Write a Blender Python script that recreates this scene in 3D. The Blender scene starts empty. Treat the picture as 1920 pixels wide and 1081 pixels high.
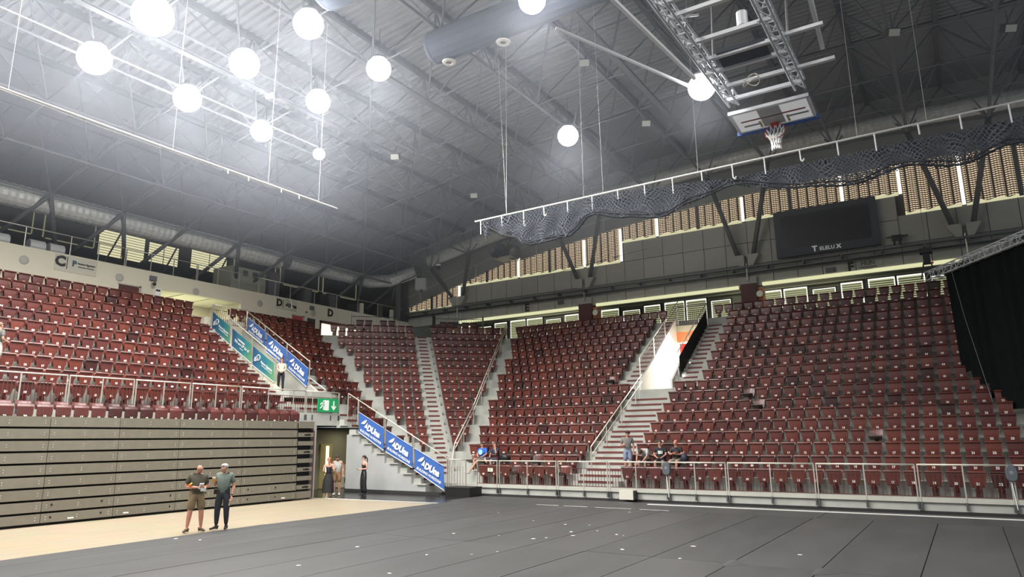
import bpy, math, random
import numpy as np
from mathutils import Vector, Matrix
random.seed(7)
SC = bpy.context.scene
COL = SC.collection
S2 = math.sqrt(2.0)
PI = math.pi

# ------------------------------------------------------------------ camera
def make_camera():
    f, yaw, pitch, roll, h = 1307.2, .56661, .21235, -.010835, 2.3
    cy, sy = math.cos(yaw), math.sin(yaw)
    fw = Vector((-sy*math.cos(pitch), cy*math.cos(pitch), math.sin(pitch)))
    r = Vector((cy, sy, 0)); u = r.cross(fw)
    r2 = r*math.cos(roll)+u*math.sin(roll); u2 = -r*math.sin(roll)+u*math.cos(roll)
    cam = bpy.data.cameras.new('camera'); o = bpy.data.objects.new('camera', cam); COL.objects.link(o)
    m = Matrix((r2, u2, -fw)).transposed().to_4x4(); m.translation = Vector((0, 0, h))
    o.matrix_world = m
    cam.sensor_width = 36; cam.lens = f*36/1920; cam.clip_end = 300; cam.clip_start = .05
    SC.camera = o
make_camera()

# ------------------------------------------------------------------ world, big lights, exposure
W = bpy.data.worlds.new('world'); SC.world = W; W.use_nodes = True
W.node_tree.nodes['Background'].inputs[0].default_value = (.86, .92, 1.0, 1)
W.node_tree.nodes['Background'].inputs[1].default_value = .37
SC.view_settings.view_transform = 'Standard'; SC.view_settings.look = 'None'
SC.view_settings.gamma = 1; SC.view_settings.exposure = 0.0
SC.view_settings.use_curve_mapping = False
SC.cycles.use_denoising = True
SC.cycles.max_bounces = 6; SC.cycles.diffuse_bounces = 3; SC.cycles.glossy_bounces = 3
SC.cycles.transparent_max_bounces = 12; SC.cycles.sample_clamp_indirect = 4

def lamp(kind, loc, power, color=(1, .97, .93), size=.4, rot=None, **k):
    d = bpy.data.lights.new(kind.lower()+'_light', kind); d.energy = power; d.color = color
    if kind == 'AREA':
        d.size = size
        if 'sy' in k: d.shape = 'RECTANGLE'; d.size_y = k['sy']
    else: d.shadow_soft_size = size
    if kind == 'SPOT': d.spot_size = k.get('ang', 2.6); d.spot_blend = .6
    o = bpy.data.objects.new(d.name, d); COL.objects.link(o); o.location = loc
    if rot: o.rotation_euler = rot
    return o
# floodlights: (x, y, radius, power). The first twelve are in view, the rest continue the grid over the hall.
ZL = 15.0
LAMPS = [(-23.3, 10.5, .53, 1), (-23.3, 13.9, .50, 1), (-23.35, 17.3, .44, 1), (-23.2, 20.3, .26, .6),
         (-19.35, 10.2, .60, 1), (-19.4, 13.5, .50, 1), (-19.4, 16.8, .45, 1),
         (-15.75, 13.1, .46, 1), (-15.8, 16.3, .42, 1), (-9.3, 15.9, .40, 1), (-12.9, 24.9, .44, 1), (-4.28, 15.15, .31, .9)]
HIDDEN = [(-23.3, 6.9), (-23.3, 3.4), (-19.4, 6.8), (-19.4, 3.2), (-15.8, 9.5), (-15.8, 5.8), (-9.3, 9), (-9.3, 3),
          (-23.3, -2), (-15.8, -2), (-3, 3), (3, 9), (10, 4), (10, -3)]
for i_, (x, y, r, p) in enumerate(LAMPS):
    ZL = 10.35 if i_ == 11 else 15.0
    lamp('SPOT', (x, y, ZL-.55), 1600*p, size=1.1, ang=2.85)
ZL = 15.0
for x, y in HIDDEN:
    lamp('SPOT', (x, y, ZL-.55), 1600, size=1.1, ang=2.85)


# ------------------------------------------------------------------ materials
MATS = {}
def mat(name, col, rough=.6, metal=0., emit=None, es=1., noise=0., nscale=8., bump=0., spec=.5, alpha=None, coat=0., stretch=None):
    if name in MATS: return MATS[name]
    m = bpy.data.materials.new(name); m.use_nodes = True
    nt = m.node_tree; b = nt.nodes['Principled BSDF']
    b.inputs['Base Color'].default_value = (*col, 1); b.inputs['Roughness'].default_value = rough
    b.inputs['Metallic'].default_value = metal; b.inputs['Specular IOR Level'].default_value = spec
    if coat: b.inputs['Coat Weight'].default_value = coat; b.inputs['Coat Roughness'].default_value = .25
    if emit: b.inputs['Emission Color'].default_value = (*emit, 1); b.inputs['Emission Strength'].default_value = es
    if alpha is not None: b.inputs['Alpha'].default_value = alpha
    if noise or bump:
        tc = nt.nodes.new('ShaderNodeTexCoord'); mp = nt.nodes.new('ShaderNodeMapping')
        n = nt.nodes.new('ShaderNodeTexNoise'); n.inputs['Scale'].default_value = nscale; n.inputs['Detail'].default_value = 5
        if stretch: mp.inputs['Scale'].default_value = stretch
        nt.links.new(tc.outputs['Object'], mp.inputs[0]); nt.links.new(mp.outputs[0], n.inputs['Vector'])
        if noise:
            r = nt.nodes.new('ShaderNodeMapRange'); r.inputs[1].default_value = .25; r.inputs[2].default_value = .75
            r.inputs[3].default_value = 1-noise; r.inputs[4].default_value = 1+noise
            mx = nt.nodes.new('ShaderNodeVectorMath'); mx.operation = 'SCALE'; mx.inputs[0].default_value = col
            nt.links.new(n.outputs['Fac'], r.inputs[0]); nt.links.new(r.outputs[0], mx.inputs['Scale'])
            nt.links.new(mx.outputs[0], b.inputs['Base Color'])
        if bump:
            bp = nt.nodes.new('ShaderNodeBump'); bp.inputs['Strength'].default_value = bump; bp.inputs['Distance'].default_value = .02
            nt.links.new(n.outputs['Fac'], bp.inputs['Height']); nt.links.new(bp.outputs[0], b.inputs['Normal'])
    MATS[name] = m
    return m
def glow(name, col, s):
    if name in MATS: return MATS[name]
    m = bpy.data.materials.new(name); m.use_nodes = True; nt = m.node_tree; nt.nodes.clear()
    e = nt.nodes.new('ShaderNodeEmission'); e.inputs[0].default_value = (*col, 1); e.inputs[1].default_value = s
    o = nt.nodes.new('ShaderNodeOutputMaterial'); nt.links.new(e.outputs[0], o.inputs[0]); MATS[name] = m
    return m
M_CONC = mat('concrete', (.43, .435, .40), .8, noise=.14, nscale=1.7)
M_CONCW = mat('painted_concrete', (.40, .41, .40), .75, noise=.10, nscale=1.1)
M_NOSE = mat('maroon_nosing', (.14, .035, .032), .7)
M_STEEL = mat('brushed_steel', (.60, .58, .52), .38, .55)
M_RAILW = mat('cream_painted_steel', (.70, .67, .58), .4, .2)
M_BARS = mat('brown_red_bars', (.10, .028, .023), .6, .0)
M_WOOD = [mat('maroon_plywood', (.125, .030, .024), .36, noise=.22, nscale=9, stretch=(1, 1, .25), coat=.55),
          mat('maroon_plywood_bright', (.155, .038, .027), .34, noise=.24, nscale=9, stretch=(1, 1, .25), coat=.55),
          mat('maroon_plywood_dull', (.100, .028, .025), .40, noise=.2, nscale=9, stretch=(1, 1, .25), coat=.2),
          mat('maroon_plywood_dark', (.050, .014, .013), .45, noise=.2, nscale=9, coat=.15)]
M_BRK = mat('maroon_metal', (.12, .018, .016), .3, .3)
M_WHITE = mat('white_print', (.86, .86, .84), .6)
M_BLACK = mat('black_plastic', (.012, .012, .013), .5)
M_DRAPE = mat('black_drape', (.007, .009, .009), .9, noise=.2, nscale=2, spec=.1)
M_PANEL = mat('taupe_panel', (.178, .165, .130), .62, noise=.07, nscale=6)
M_CREAM = mat('cream_plaster', (.70, .66, .53), .8, noise=.03, nscale=1.5)
M_ROOF = mat('grey_roof_sheet', (.29, .30, .31), .5, .15, noise=.08, nscale=1.5)
M_ROOFP = mat('grey_roof_panel', (.19, .20, .215), .7, noise=.08, nscale=1.2)
M_TUBE = mat('grey_painted_steel', (.135, .14, .15), .6, .0)
M_TUBED = mat('dark_painted_steel', (.085, .09, .095), .5, .2)
M_ALU = mat('aluminium', (.62, .64, .67), .4, .25)
M_DUCT = mat('galvanised_duct', (.62, .63, .62), .38, .15, noise=.2, nscale=6)
M_SOCK = mat('blue_grey_fabric', (.065, .08, .11), .9)
M_EWALL = mat('grey_wall_panel', (.38, .38, .335), .75, noise=.05, nscale=2)
M_DARKW = mat('dark_wall', (.07, .075, .08), .8)
M_GREENISH = mat('grey_green_plaster', (.27, .29, .23), .8)
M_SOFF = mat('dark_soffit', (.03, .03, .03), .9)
M_SKIN = mat('skin', (.50, .27, .19), .55); M_SKIN2 = mat('tanned_skin', (.40, .19, .12), .55)

# ------------------------------------------------------------------ mesh builder
class MB:
    def __init__(s, ang=0.):
        s.v = []; s.f = []; s.m = []; s.ang = ang; s.mi = 0; s.c = math.cos(ang); s.s = math.sin(ang)
    def P(s, p):
        if s.ang: return (p[0]*s.c-p[1]*s.s, p[0]*s.s+p[1]*s.c, p[2])
        return tuple(p)
    def add(s, vs, fs):
        b = len(s.v); s.v += [s.P(p) for p in vs]
        for f in fs: s.f.append(tuple(b+i for i in f)); s.m.append(s.mi)
        return s
    def box(s, x0, x1, y0, y1, z0, z1):
        return s.add([(x0, y0, z0), (x1, y0, z0), (x1, y1, z0), (x0, y1, z0), (x0, y0, z1), (x1, y0, z1), (x1, y1, z1), (x0, y1, z1)],
              [(0, 3, 2, 1), (4, 5, 6, 7), (0, 1, 5, 4), (1, 2, 6, 5), (2, 3, 7, 6), (3, 0, 4, 7)])
    def cbox(s, c, d, rz=0., rx=0.):
        hx, hy, hz = d[0]/2, d[1]/2, d[2]/2; R = Matrix.Rotation(rz, 3, 'Z') @ Matrix.Rotation(rx, 3, 'X'); c = Vector(c)
        vs = [tuple(c+R @ Vector((a*hx, b*hy, e*hz))) for e in (-1, 1) for a, b in ((-1, -1), (1, -1), (1, 1), (-1, 1))]
        return s.add(vs, [(0, 3, 2, 1), (4, 5, 6, 7), (0, 1, 5, 4), (1, 2, 6, 5), (2, 3, 7, 6), (3, 0, 4, 7)])
    def tube(s, a, b, r, n=6, r2=None, cap=True):
        a, b = Vector(a), Vector(b); d = b-a
        if d.length < 1e-5: return s
        d.normalize(); x = d.orthogonal().normalized(); y = d.cross(x); r2 = r if r2 is None else r2
        vs = []
        for P_, rr in ((a, r), (b, r2)):
            for i in range(n):
                t = 2*PI*i/n; vs.append(tuple(P_+(x*math.cos(t)+y*math.sin(t))*rr))
        fs = [(i, (i+1) % n, n+(i+1) % n, n+i) for i in range(n)]
        if cap: fs += [tuple(range(n-1, -1, -1)), tuple(range(n, 2*n))]
        return s.add(vs, fs)
    def path(s, pts, r, n=6):
        for a, b in zip(pts[:-1], pts[1:]): s.tube(a, b, r, n)
        return s
    def bar(s, a, b, w, h):      # rectangular bar, h along the most vertical direction
        a, b = Vector(a), Vector(b); d = (b-a).normalized(); up = Vector((0, 0, 1))
        if abs(d.z) > .95: up = Vector((0, 1, 0))
        x = d.cross(up).normalized(); y = x.cross(d)
        vs = [tuple(P_+x*i*w/2+y*j*h/2) for P_ in (a, b) for i, j in ((-1, -1), (1, -1), (1, 1), (-1, 1))]
        return s.add(vs, [(0, 3, 2, 1), (4, 5, 6, 7), (0, 1, 5, 4), (1, 2, 6, 5), (2, 3, 7, 6), (3, 0, 4, 7)])
    def prism(s, poly, z0, z1):   # plan polygon, vertical extrusion
        n = len(poly); vs = [(x, y, z0) for x, y in poly]+[(x, y, z1) for x, y in poly]
        return s.add(vs, [tuple(range(n-1, -1, -1)), tuple(range(n, 2*n))]+[(i, (i+1) % n, n+(i+1) % n, n+i) for i in range(n)])
    def slab(s, G, th):           # grid of points G[j][i] -> solid sheet, th = offset vector or number along the normal
        nj, ni = len(G), len(G[0]); off = Vector(th); vs = [tuple(p) for r in G for p in r]; vs += [tuple(Vector(p)+off) for r in G for p in r]
        N = nj*ni; fs = []
        for j in range(nj-1):
            for i in range(ni-1):
                a = j*ni+i; q = (a, a+1, a+ni+1, a+ni); fs.append(q); fs.append(tuple(N+k for k in reversed(q)))
        ring = [i for i in range(ni)]+[j*ni+ni-1 for j in range(1, nj)]+[(nj-1)*ni+i for i in range(ni-2, -1, -1)]+[j*ni for j in range(nj-2, 0, -1)]
        for a, b in zip(ring, ring[1:]+ring[:1]): fs.append((b, a, N+a, N+b))
        return s.add(vs, fs)
    def ell(s, c, r, nu=10, nv=7, zcut=None):
        vs = []; fs = []
        for j in range(nv+1):
            t = PI*j/nv
            for i in range(nu):
                p = 2*PI*i/nu; vs.append((c[0]+r[0]*math.sin(t)*math.cos(p), c[1]+r[1]*math.sin(t)*math.sin(p), c[2]+r[2]*math.cos(t)))
        for j in range(nv):
            for i in range(nu): fs.append((j*nu+i, (j+1)*nu+i, (j+1)*nu+(i+1) % nu, j*nu+(i+1) % nu))
        return s.add(vs, fs)
    def lathe(s, c, prof, n=16, axis='Z'):
        vs = []; fs = []
        for r, z in prof:
            for i in range(n):
                t = 2*PI*i/n; p = (r*math.cos(t), r*math.sin(t), z)
                if axis == 'X': p = (p[2], p[0], p[1])
                if axis == 'Y': p = (p[0], p[2], p[1])
                vs.append((c[0]+p[0], c[1]+p[1], c[2]+p[2]))
        for j in range(len(prof)-1):
            for i in range(n): fs.append((j*n+i, j*n+(i+1) % n, (j+1)*n+(i+1) % n, (j+1)*n+i))
        return s.add(vs, fs)
    def build(s, name, mats, parent=None, smooth=False, local=False, **tags):
        me = bpy.data.meshes.new(name)
        off = np.array(parent_origin(parent)) if (parent is not None and not local) else np.zeros(3)
        V = np.array(s.v, dtype=float)-off
        me.from_pydata(V.tolist(), [], s.f)
        ms = mats if isinstance(mats, (list, tuple)) else [mats]
        for m_ in ms: me.materials.append(m_)
        if len(ms) > 1: me.polygons.foreach_set('material_index', s.m)
        if smooth: me.polygons.foreach_set('use_smooth', [True]*len(me.polygons))
        o = bpy.data.objects.new(name, me); COL.objects.link(o)
        if parent is not None: o.parent = parent
        for k, v in tags.items(): o[k] = v
        return o
def parent_origin(p):
    v = Vector((0, 0, 0))
    while p is not None: v += p.location; p = p.parent
    return v
def thing(name, label, cat, loc=(0, 0, 0), group=None, rz=0.):
    o = bpy.data.objects.new(name, None); COL.objects.link(o); o.location = loc; o.rotation_euler = (0, 0, rz)
    o.empty_display_size = .2
    o['label'] = label; o['category'] = cat
    if group: o['group'] = group
    return o
def tag(o, label, cat, group=None):
    o['label'] = label; o['category'] = cat
    if group: o['group'] = group
    return o
def struct(name, loc=(0, 0, 0)):
    o = bpy.data.objects.new(name, None); COL.objects.link(o); o.location = loc; o['kind'] = 'structure'; return o
def copy_tree(o, parent=None):
    c = o.copy(); COL.objects.link(c); c.parent = parent
    for ch in list(o.children): copy_tree(ch, c)
    return c
TXT = {}
def text_mesh(txt, size=1., bold=.0, ext=.004, align='CENTER', shear=0., spacing=1.):
    key = (txt, size, bold, ext, align, shear, spacing)
    if key in TXT: return TXT[key]
    cu = bpy.data.curves.new('text', 'FONT'); cu.body = txt; cu.size = size; cu.extrude = ext; cu.offset = bold
    cu.align_x = align; cu.align_y = 'CENTER'; cu.resolution_u = 2; cu.shear = shear; cu.space_character = spacing
    o = bpy.data.objects.new('tmp_text', cu); COL.objects.link(o)
    dg = bpy.context.evaluated_depsgraph_get(); dg.update()
    me = bpy.data.meshes.new_from_object(o.evaluated_get(dg)); me.name = 'lettering'
    bpy.data.objects.remove(o); bpy.data.curves.remove(cu); TXT[key] = me
    return me
def text(name, txt, size, M, m, parent=None, **k):
    """M = 4x4 world matrix: local x = writing direction, local y = up, local z = towards reader"""
    me = text_mesh(txt, size, **k).copy(); me.materials.clear(); me.materials.append(m)
    o = bpy.data.objects.new(name, me); COL.objects.link(o)
    if parent is not None:
        o.parent = parent; M = Matrix.Translation(-parent_origin(parent)) @ M
    o.matrix_local = M
    return o
def frame(o, x, y):
    x = Vector(x).normalized(); y = Vector(y).normalized(); z = x.cross(y).normalized(); y = z.cross(x)
    m = Matrix((x, y, z)).transposed().to_4x4(); m.translation = Vector(o); return m

# ------------------------------------------------------------------ stand geometry
def T(n): return .45+.43*min(n, 6)+.525*max(0, n-6)
D0 = {'R': 24.95, 'L': 19.79, 'C': 31.45}           # offset of the front edge of row 0 for each side
ANG = {'R': 0., 'L': PI/2, 'C': PI/4}
def vR(n): return -19.7-.331*n+.12      # X where right rows meet the diagonal rows (front edge)
def edge(side, n): return D0[side]+.8*n
def corner_pts(n):
    """plan vertices between left/diagonal and diagonal/right rows at the front edge of row n"""
    xl, c, yr = -edge('L', n), edge('C', n)*S2, edge('R', n)
    return (xl, xl+c), (yr-c, yr)
terr = struct('terrace')
def toL(x, y, side):
    a = -ANG[side]; return (x*math.cos(a)-y*math.sin(a), x*math.sin(a)+y*math.cos(a))
for n in range(0, 18):
    (ax, ay), (bx, by) = corner_pts(n); (cx, cy), (dx, dy) = corner_pts(n+1)
    if n == 17: (cx, cy), (dx, dy) = corner_pts(18.6)
    z1 = T(n); z0 = z1-.75 if n else 0.06
    XB = -edge('L', n+1) if n < 17 else -34.85
    YB = edge('R', n+1) if n < 17 else 43.4
    b = MB()
    # left side pieces
    ys = [(24.15, None)] if n < 7 else ([(4.0, 21.95), (24.3, None)] if 9 <= n <= 16 else [(4.0, None)])
    for y0, y1 in ys:
        zz = z0 if n != 7 else 3.0
        if n < 7: zz = .06 if n < 6 else 2.9
        if y1 is None: b.prism([(ax, y0), (ax, ay), (cx, cy), (XB, y0)] if n < 17 else [(ax, y0), (ax, ay), (-34.85, ay+1.0), (-34.85, y0)], zz, z1)
        else: b.prism([(ax, y0), (ax, y1), (XB, y1), (XB, y0)], zz, z1)
    # diagonal
    b.prism([(ax, ay), (bx, by), (dx, dy), (cx, cy)], z0, z1)
    # right side
    if 9 <= n <= 16:
        b.prism([(bx, by), (-13.15, by), (-13.15, YB), (dx, dy)], z0, z1); b.prism([(-11.5, by), (4.5, by), (4.5, YB), (-11.5, YB)], z0, z1)
    elif n < 17: b.prism([(bx, by), (4.5, by), (4.5, YB), (dx, dy)], z0, z1)
    else: b.prism([(bx, by), (4.5, by), (4.5, 40.0), (-30.0, 40.0), (dx, dy)], z0, z1)
    o = b.build('terrace_step', M_CONC, terr)
# landing (concourse floors) behind the top rows
MB().box(-40, 4.5, 40.0, 43.7, 8.5, 8.82).build('concourse_floor', M_CONC, terr)
# coping and black recess under the right-hand stand front
b = MB(); b.box(-19.6, 4.5, 24.87, 24.96, .33, .47); b.build('front_coping', mat('light_concrete', (.50, .50, .44), .8, noise=.08, nscale=2), terr)
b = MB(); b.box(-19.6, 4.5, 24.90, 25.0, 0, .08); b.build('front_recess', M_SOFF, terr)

# stair half steps and nosings --------------------------------------------------
def aisle(label, side, u0, u1, n0, n1, strip=.62, inner=0.):
    ang = ANG[side]
    o = thing('aisle_stairs', label, 'stairs', (0, 0, 0)); m = (u0+u1)/2; w = (u1-u0)*strip/2
    dd = edge(side, n0)
    px, py = MB(ang).P((m, dd, 0))[:2]; o.location = (px, py, T(n0)-.01)
    for n in range(n0, n1+1):
        e = edge(side, n); z = T(n); up = T(n+1)-z
        b = MB(ang); b.box(m-w, m+w, e-.012, e+.06, z-.075, z+.008); b.build('nosing_strip', M_NOSE, o)
        if n < n1:
            e2 = edge(side, n+1)
            b = MB(ang); b.box(u0, u1, e2-.42, e2+.01, z, z+up/2); b.build('half_step', M_CONC, o)
            b = MB(ang); b.box(m-w*.85, m+w*.85, e2-.435, e2-.36, z+up/2-.075, z+up/2+.008); b.build('nosing_strip', M_NOSE, o)
    return o
aisle('grey concrete stairs with maroon nosings between the two corner seating blocks', 'C', 3.52, 4.46, 1, 17)
aisle('wide concrete stairs with maroon nosings climbing to the bright doorway', 'R', -13.35, -11.4, 0, 8, .9)
aisle('narrow concrete stairs beside the bright doorway under the letter E', 'R', -14.35, -13.2, 9, 17)
aisle('narrow concrete stairs behind the black banner beside the bright doorway', 'R', -11.45, -10.3, 9, 16)
aisle('concrete stairs beside the green banners at the end of block C', 'L', 21.1, 21.9, 7, 16, .62)
aisle('concrete stairs behind the upper blue banners', 'L', 24.35, 25.2, 8, 17)
aisle('concrete stairs going down behind the lower blue banners', 'L', 24.2, 25.25, 0, 7, .75)
aisle('wide steps with maroon nosings in front of the standing woman', 'L', 21.95, 24.2, 7, 8, .95)

# portals (vomitories) -----------------------------------------------------------
M_BRIGHT = mat('white_plaster', (.85, .83, .78), .7)
M_ORANGE = mat('orange_paint', (.62, .17, .06), .6)
b = MB(); b.box(-13.3, -13.15, 32.15, 38.6, 3.8, 8.3); 
w = struct('wall_portal')
# left inner wall follows the stair slope
def sidewall(u0, u1, side, za, zc, ea, ec, zlow=4.0, mt=M_BRIGHT):
    """vertical wall along the stair slope: top edge runs from (ea, za) to (ec, zc)"""
    b = MB(ANG[side]); pts = [(ea, zlow), (ec, zlow), (ec, zc), (ea, za)]
    b.add([(u0, d, z) for d, z in pts]+[(u1, d, z) for d, z in pts], [(0, 1, 2, 3), (7, 6, 5, 4), (0, 4, 5, 1), (1, 5, 6, 2), (2, 6, 7, 3), (3, 7, 4, 0)])
    return b
sidewall(-13.17, -13.07, 'R', 4.95, 8.85, 32.12, 37.8).build('portal_side_wall', M_BRIGHT, w)
sidewall(-11.58, -11.48, 'R', 4.95, 8.85, 32.12, 37.8).build('portal_side_wall', M_BRIGHT, w)
MB().box(-13.15, -11.5, 32.1, 42, 4.1, 4.56).build('portal_floor', M_CONC, w)
MB().box(-13.2, -11.45, 37.7, 40.0, 8.05, 8.40).build('landing_slab', mat('cream_concrete', (.55, .50, .38), .8), w)
MB().box(-13.2, -11.45, 37.75, 37.9, 7.50, 8.05).build('lintel', M_ORANGE, w)
MB().box(-13.2, -11.45, 41.9, 42.0, 4.5, 8.0).build('portal_back_wall', M_BRIGHT, w)
MB().box(-13.3, -13.15, 37.8, 42, 4.5, 8.1).build('portal_side_wall', M_BRIGHT, w)
MB().box(-11.5, -11.4, 37.8, 42, 4.5, 8.1).build('portal_side_wall', M_BRIGHT, w)
MB().box(-13.2, -11.45, 37.9, 42, 8.0, 8.1).build('portal_ceiling', M_BRIGHT, w)
lamp('AREA', (-12.3, 37.4, 7.3), 420, (1, .96, .85), 1.2, rot=(math.radians(-35), 0, 0))
lamp('AREA', (-12.3, 40.3, 7.8), 260, (1, .92, .8), 1.4)
# left portal
sidewall(21.93, 22.0, 'L', 4.75, 8.45, 27.0, 33.0).build('portal_side_wall', M_CREAM, w)
sidewall(24.20, 24.34, 'L', 4.75, 8.45, 27.0, 33.0).build('portal_side_wall', M_CREAM, w)
MB().add([(-33.0, 24.19, 8.45), (-27.0, 24.19, 4.75), (-27.0, 24.19, 4.62), (-28.8, 24.19, 4.62), (-33.0, 24.19, 7.2), (-33.0, 24.2, 8.45), (-27.0, 24.2, 4.75)], [(0, 1, 2, 3, 4)]).build('portal_band', M_CONC, w)
MB().box(-36, -26.2, 21.9, 24.4, 4.3, 4.6).build('portal_floor', M_CONC, w)
MB().box(-33.4, -33.2, 21.9, 24.4, 4.5, 8.8).build('portal_back_wall', M_CREAM, w)
lamp('AREA', (-30.5, 23.1, 7.6), 22, (1, .93, .75), 1.0)
# passage at floor level between telescopic stand and concrete side wall
w = struct('wall_passage')
b = MB()
for n in range(0, 6):
    b.box(-edge('L', n)-.8, -edge('L', n), 24.05, 24.16, .1, T(n)-.02)
b.box(-25.39, -24.59, 24.05, 24.16, 2.9, 3.02)
b.build('side_wall', M_CONCW, w)
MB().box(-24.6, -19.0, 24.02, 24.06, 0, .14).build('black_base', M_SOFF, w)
b = MB()
for n in range(0, 7):
    b.box(-edge('L', n)-.45, -edge('L', n)+.05, 23.98, 24.06, T(n)-.04, T(n)+.0)
b.build('step_edge', M_CONC, w)
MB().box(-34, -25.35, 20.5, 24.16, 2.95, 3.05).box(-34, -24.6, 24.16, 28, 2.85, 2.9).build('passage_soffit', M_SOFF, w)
MB().box(-25.42, -25.28, 20.3, 24.16, 3.0, 3.56).build('slab_edge', M_CONC, w)
MB().box(-27.2, -27.1, 20.2, 28, 0, 2.95).build('passage_back_wall', mat('ochre_grey_plaster', (.30, .285, .20), .8), w)
MB().box(-27.2, -24.59, 27.9, 28, 0, 2.95).build('passage_end_wall', MATS['ochre_grey_plaster'], w)
MB().box(-25.5, -25.35, 20.35, 20.5, 0, 3.0).build('passage_post', M_CONCW, w)
d = thing('low_cabinet', 'low pale yellow cabinet with black grille in the floor-level passage', 'cabinet', (-26.8, 26.5, 0))
MB().box(-27.09, -26.6, 25.75, 26.95, 0.02, 1.12).build('body', mat('pale_yellow', (.66, .64, .46), .6), d)
MB().box(-26.6, -26.57, 25.95, 26.3, .25, .5).build('grille', M_BLACK, d)
d = thing('lit_door', 'narrow yellow framed door with a bright slit beside the telescopic stand', 'door', (-27.05, 25.0, 0))
MB().box(-27.09, -27.02, 24.7, 25.45, 0.02, 2.15).build('leaf', mat('ochre_paint', (.45, .38, .15), .6), d)
MB().box(-27.02, -26.99, 25.05, 25.22, .4, 2.05).build('lit_slit', glow('door_glow', (1, .95, .7), 2.0), d)
lamp('AREA', (-26.0, 25.8, 2.8), 16, (1, .9, .7), .8)

# ------------------------------------------------------------------ floor
fl = struct('floor')
def wood_floor():
    m = bpy.data.materials.new('light_parquet'); m.use_nodes = True; nt = m.node_tree; b = nt.nodes['Principled BSDF']
    tc = nt.nodes.new('ShaderNodeTexCoord'); mp = nt.nodes.new('ShaderNodeMapping'); mp.inputs['Rotation'].default_value = (0, 0, PI/2)
    br = nt.nodes.new('ShaderNodeTexBrick'); br.inputs['Scale'].default_value = 1; br.inputs['Brick Width'].default_value = 2.2
    br.inputs['Row Height'].default_value = .13; br.inputs['Mortar Size'].default_value = .0015
    br.inputs['Color1'].default_value = (.40, .335, .24, 1); br.inputs['Color2'].default_value = (.44, .37, .265, 1); br.inputs['Mortar'].default_value = (.36, .28, .17, 1)
    n = nt.nodes.new('ShaderNodeTexNoise'); n.inputs['Scale'].default_value = .9; n.inputs['Detail'].default_value = 6
    mx = nt.nodes.new('ShaderNodeMixRGB'); mx.blend_type = 'MULTIPLY'; mx.inputs[0].default_value = .22
    nt.links.new(tc.outputs['Object'], mp.inputs[0]); nt.links.new(mp.outputs[0], br.inputs['Vector']); nt.links.new(tc.outputs['Object'], n.inputs['Vector'])
    nt.links.new(br.outputs['Color'], mx.inputs[1]); nt.links.new(n.outputs['Color'], mx.inputs[2]); nt.links.new(mx.outputs[0], b.inputs['Base Color'])
    b.inputs['Roughness'].default_value = .38
    return m
MB().box(-23.6, -14, -6, 21.0, -.2, 0).build('parquet', wood_floor(), fl)
MB().box(-14, 22, -14, 27, -.2, -.004).build('subfloor', M_SOFF, fl)
MB().box(-28, -14, 21.0, 27, -.2, -.001).build('black_floor', mat('glossy_black_floor', (.022, .022, .024), .22, noise=.3, nscale=1.5), fl)
MB().box(-40, -23.6, -6, 21.0, -.2, -.02).build('subfloor', M_CONC, fl)
M_TAPE = mat('white_tape', (.75, .75, .72), .6)
b = MB(); b.prism([(-22.4, 20.93), (-16.6, 21.2), (-16.6, 21.3), (-22.4, 21.03)], 0, .006); b.build('white_line', M_TAPE, fl)
# grey roll-out matting
mt = thing('floor_matting', 'dark grey roll-out floor matting laid in strips over the court', 'floor covering', (-8, 12, 0))
M_MATS = [mat('matting_a', (.062, .063, .064), .55, noise=.16, nscale=1.3, bump=.15, stretch=(1, .3, 1)), mat('matting_b', (.057, .058, .059), .57, noise=.16, nscale=1.6, stretch=(1, .3, 1)), mat('matting_c', (.067, .068, .069), .53, noise=.16, nscale=1.1, stretch=(1, .3, 1))]
seams = [-15.9, -14.4, -12.93, -11.45, -9.98, -8.43, -6.98, -5.5, -3.98, -2.45, -.93, .46, 1.95, 3.45, 5, 6.5]
rj = random.Random(3)
for i in range(-1, len(seams)-1):
    for (y0, y1) in ((-2, 13.66), (13.67, 22.12)):
        x0 = seams[i] if i >= 0 else (-17.0 if y0 > 0 else -16.6); x1 = seams[i+1]
        b = MB(); z = .012+.003*rj.random()
        g = .010
        if i < 0:
            e = -16.3 if y0 < 0 else -17.05; e2 = -17.1 if y0 < 0 else -16.8
            b.prism([(e, y0), (x1-g, y0), (x1-g, y1), (e2, y1)], .001, z)
        else: b.box(x0+g, x1-g, y0, y1, .001, z)
        b.build('mat_strip', M_MATS[rj.randrange(3)], mt)
for x0, x1 in ((-17.2, -10.4), (-10.38, -3.9), (-3.88, 3.2), (3.22, 7)):
    b = MB(); b.prism([(x0, 22.14), (x1, 22.14), (x1, 24.6), (max(x0, -17.4), 24.6)], .001, .014); b.build('cross_strip', M_MATS[rj.randrange(3)], mt)
b = MB()
for cx, cy in ((-2.45, 13.6), (-3.98, 13.7)):   # curled corners where strips meet
    b.add([(cx-.05, cy-.45, .016), (cx+.35, cy-.1, .016), (cx+.12, cy+.02, .075), (cx-.03, cy-.02, .06)], [(0, 1, 2, 3)])
b.build('curled_corner', M_MATS[0], mt)
b = MB(); b.box(-9.7, 4.5, 23.86, 24.02, .015, .03); tag(b.build('floor_tape', M_TAPE), 'long white tape strip on the matting along the stand front', 'tape')
b = MB()
for x0, x1 in ((-13.2, -12.3), (-12.1, -11.2), (-10.9, -9.6), (-9.3, -8.3)):
    b.box(x0, x1, 22.2, 22.24, .014, .018)
tag(b.build('tape_remnant', M_TAPE), 'faint broken white tape marks across the grey matting', 'tape')
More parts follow.
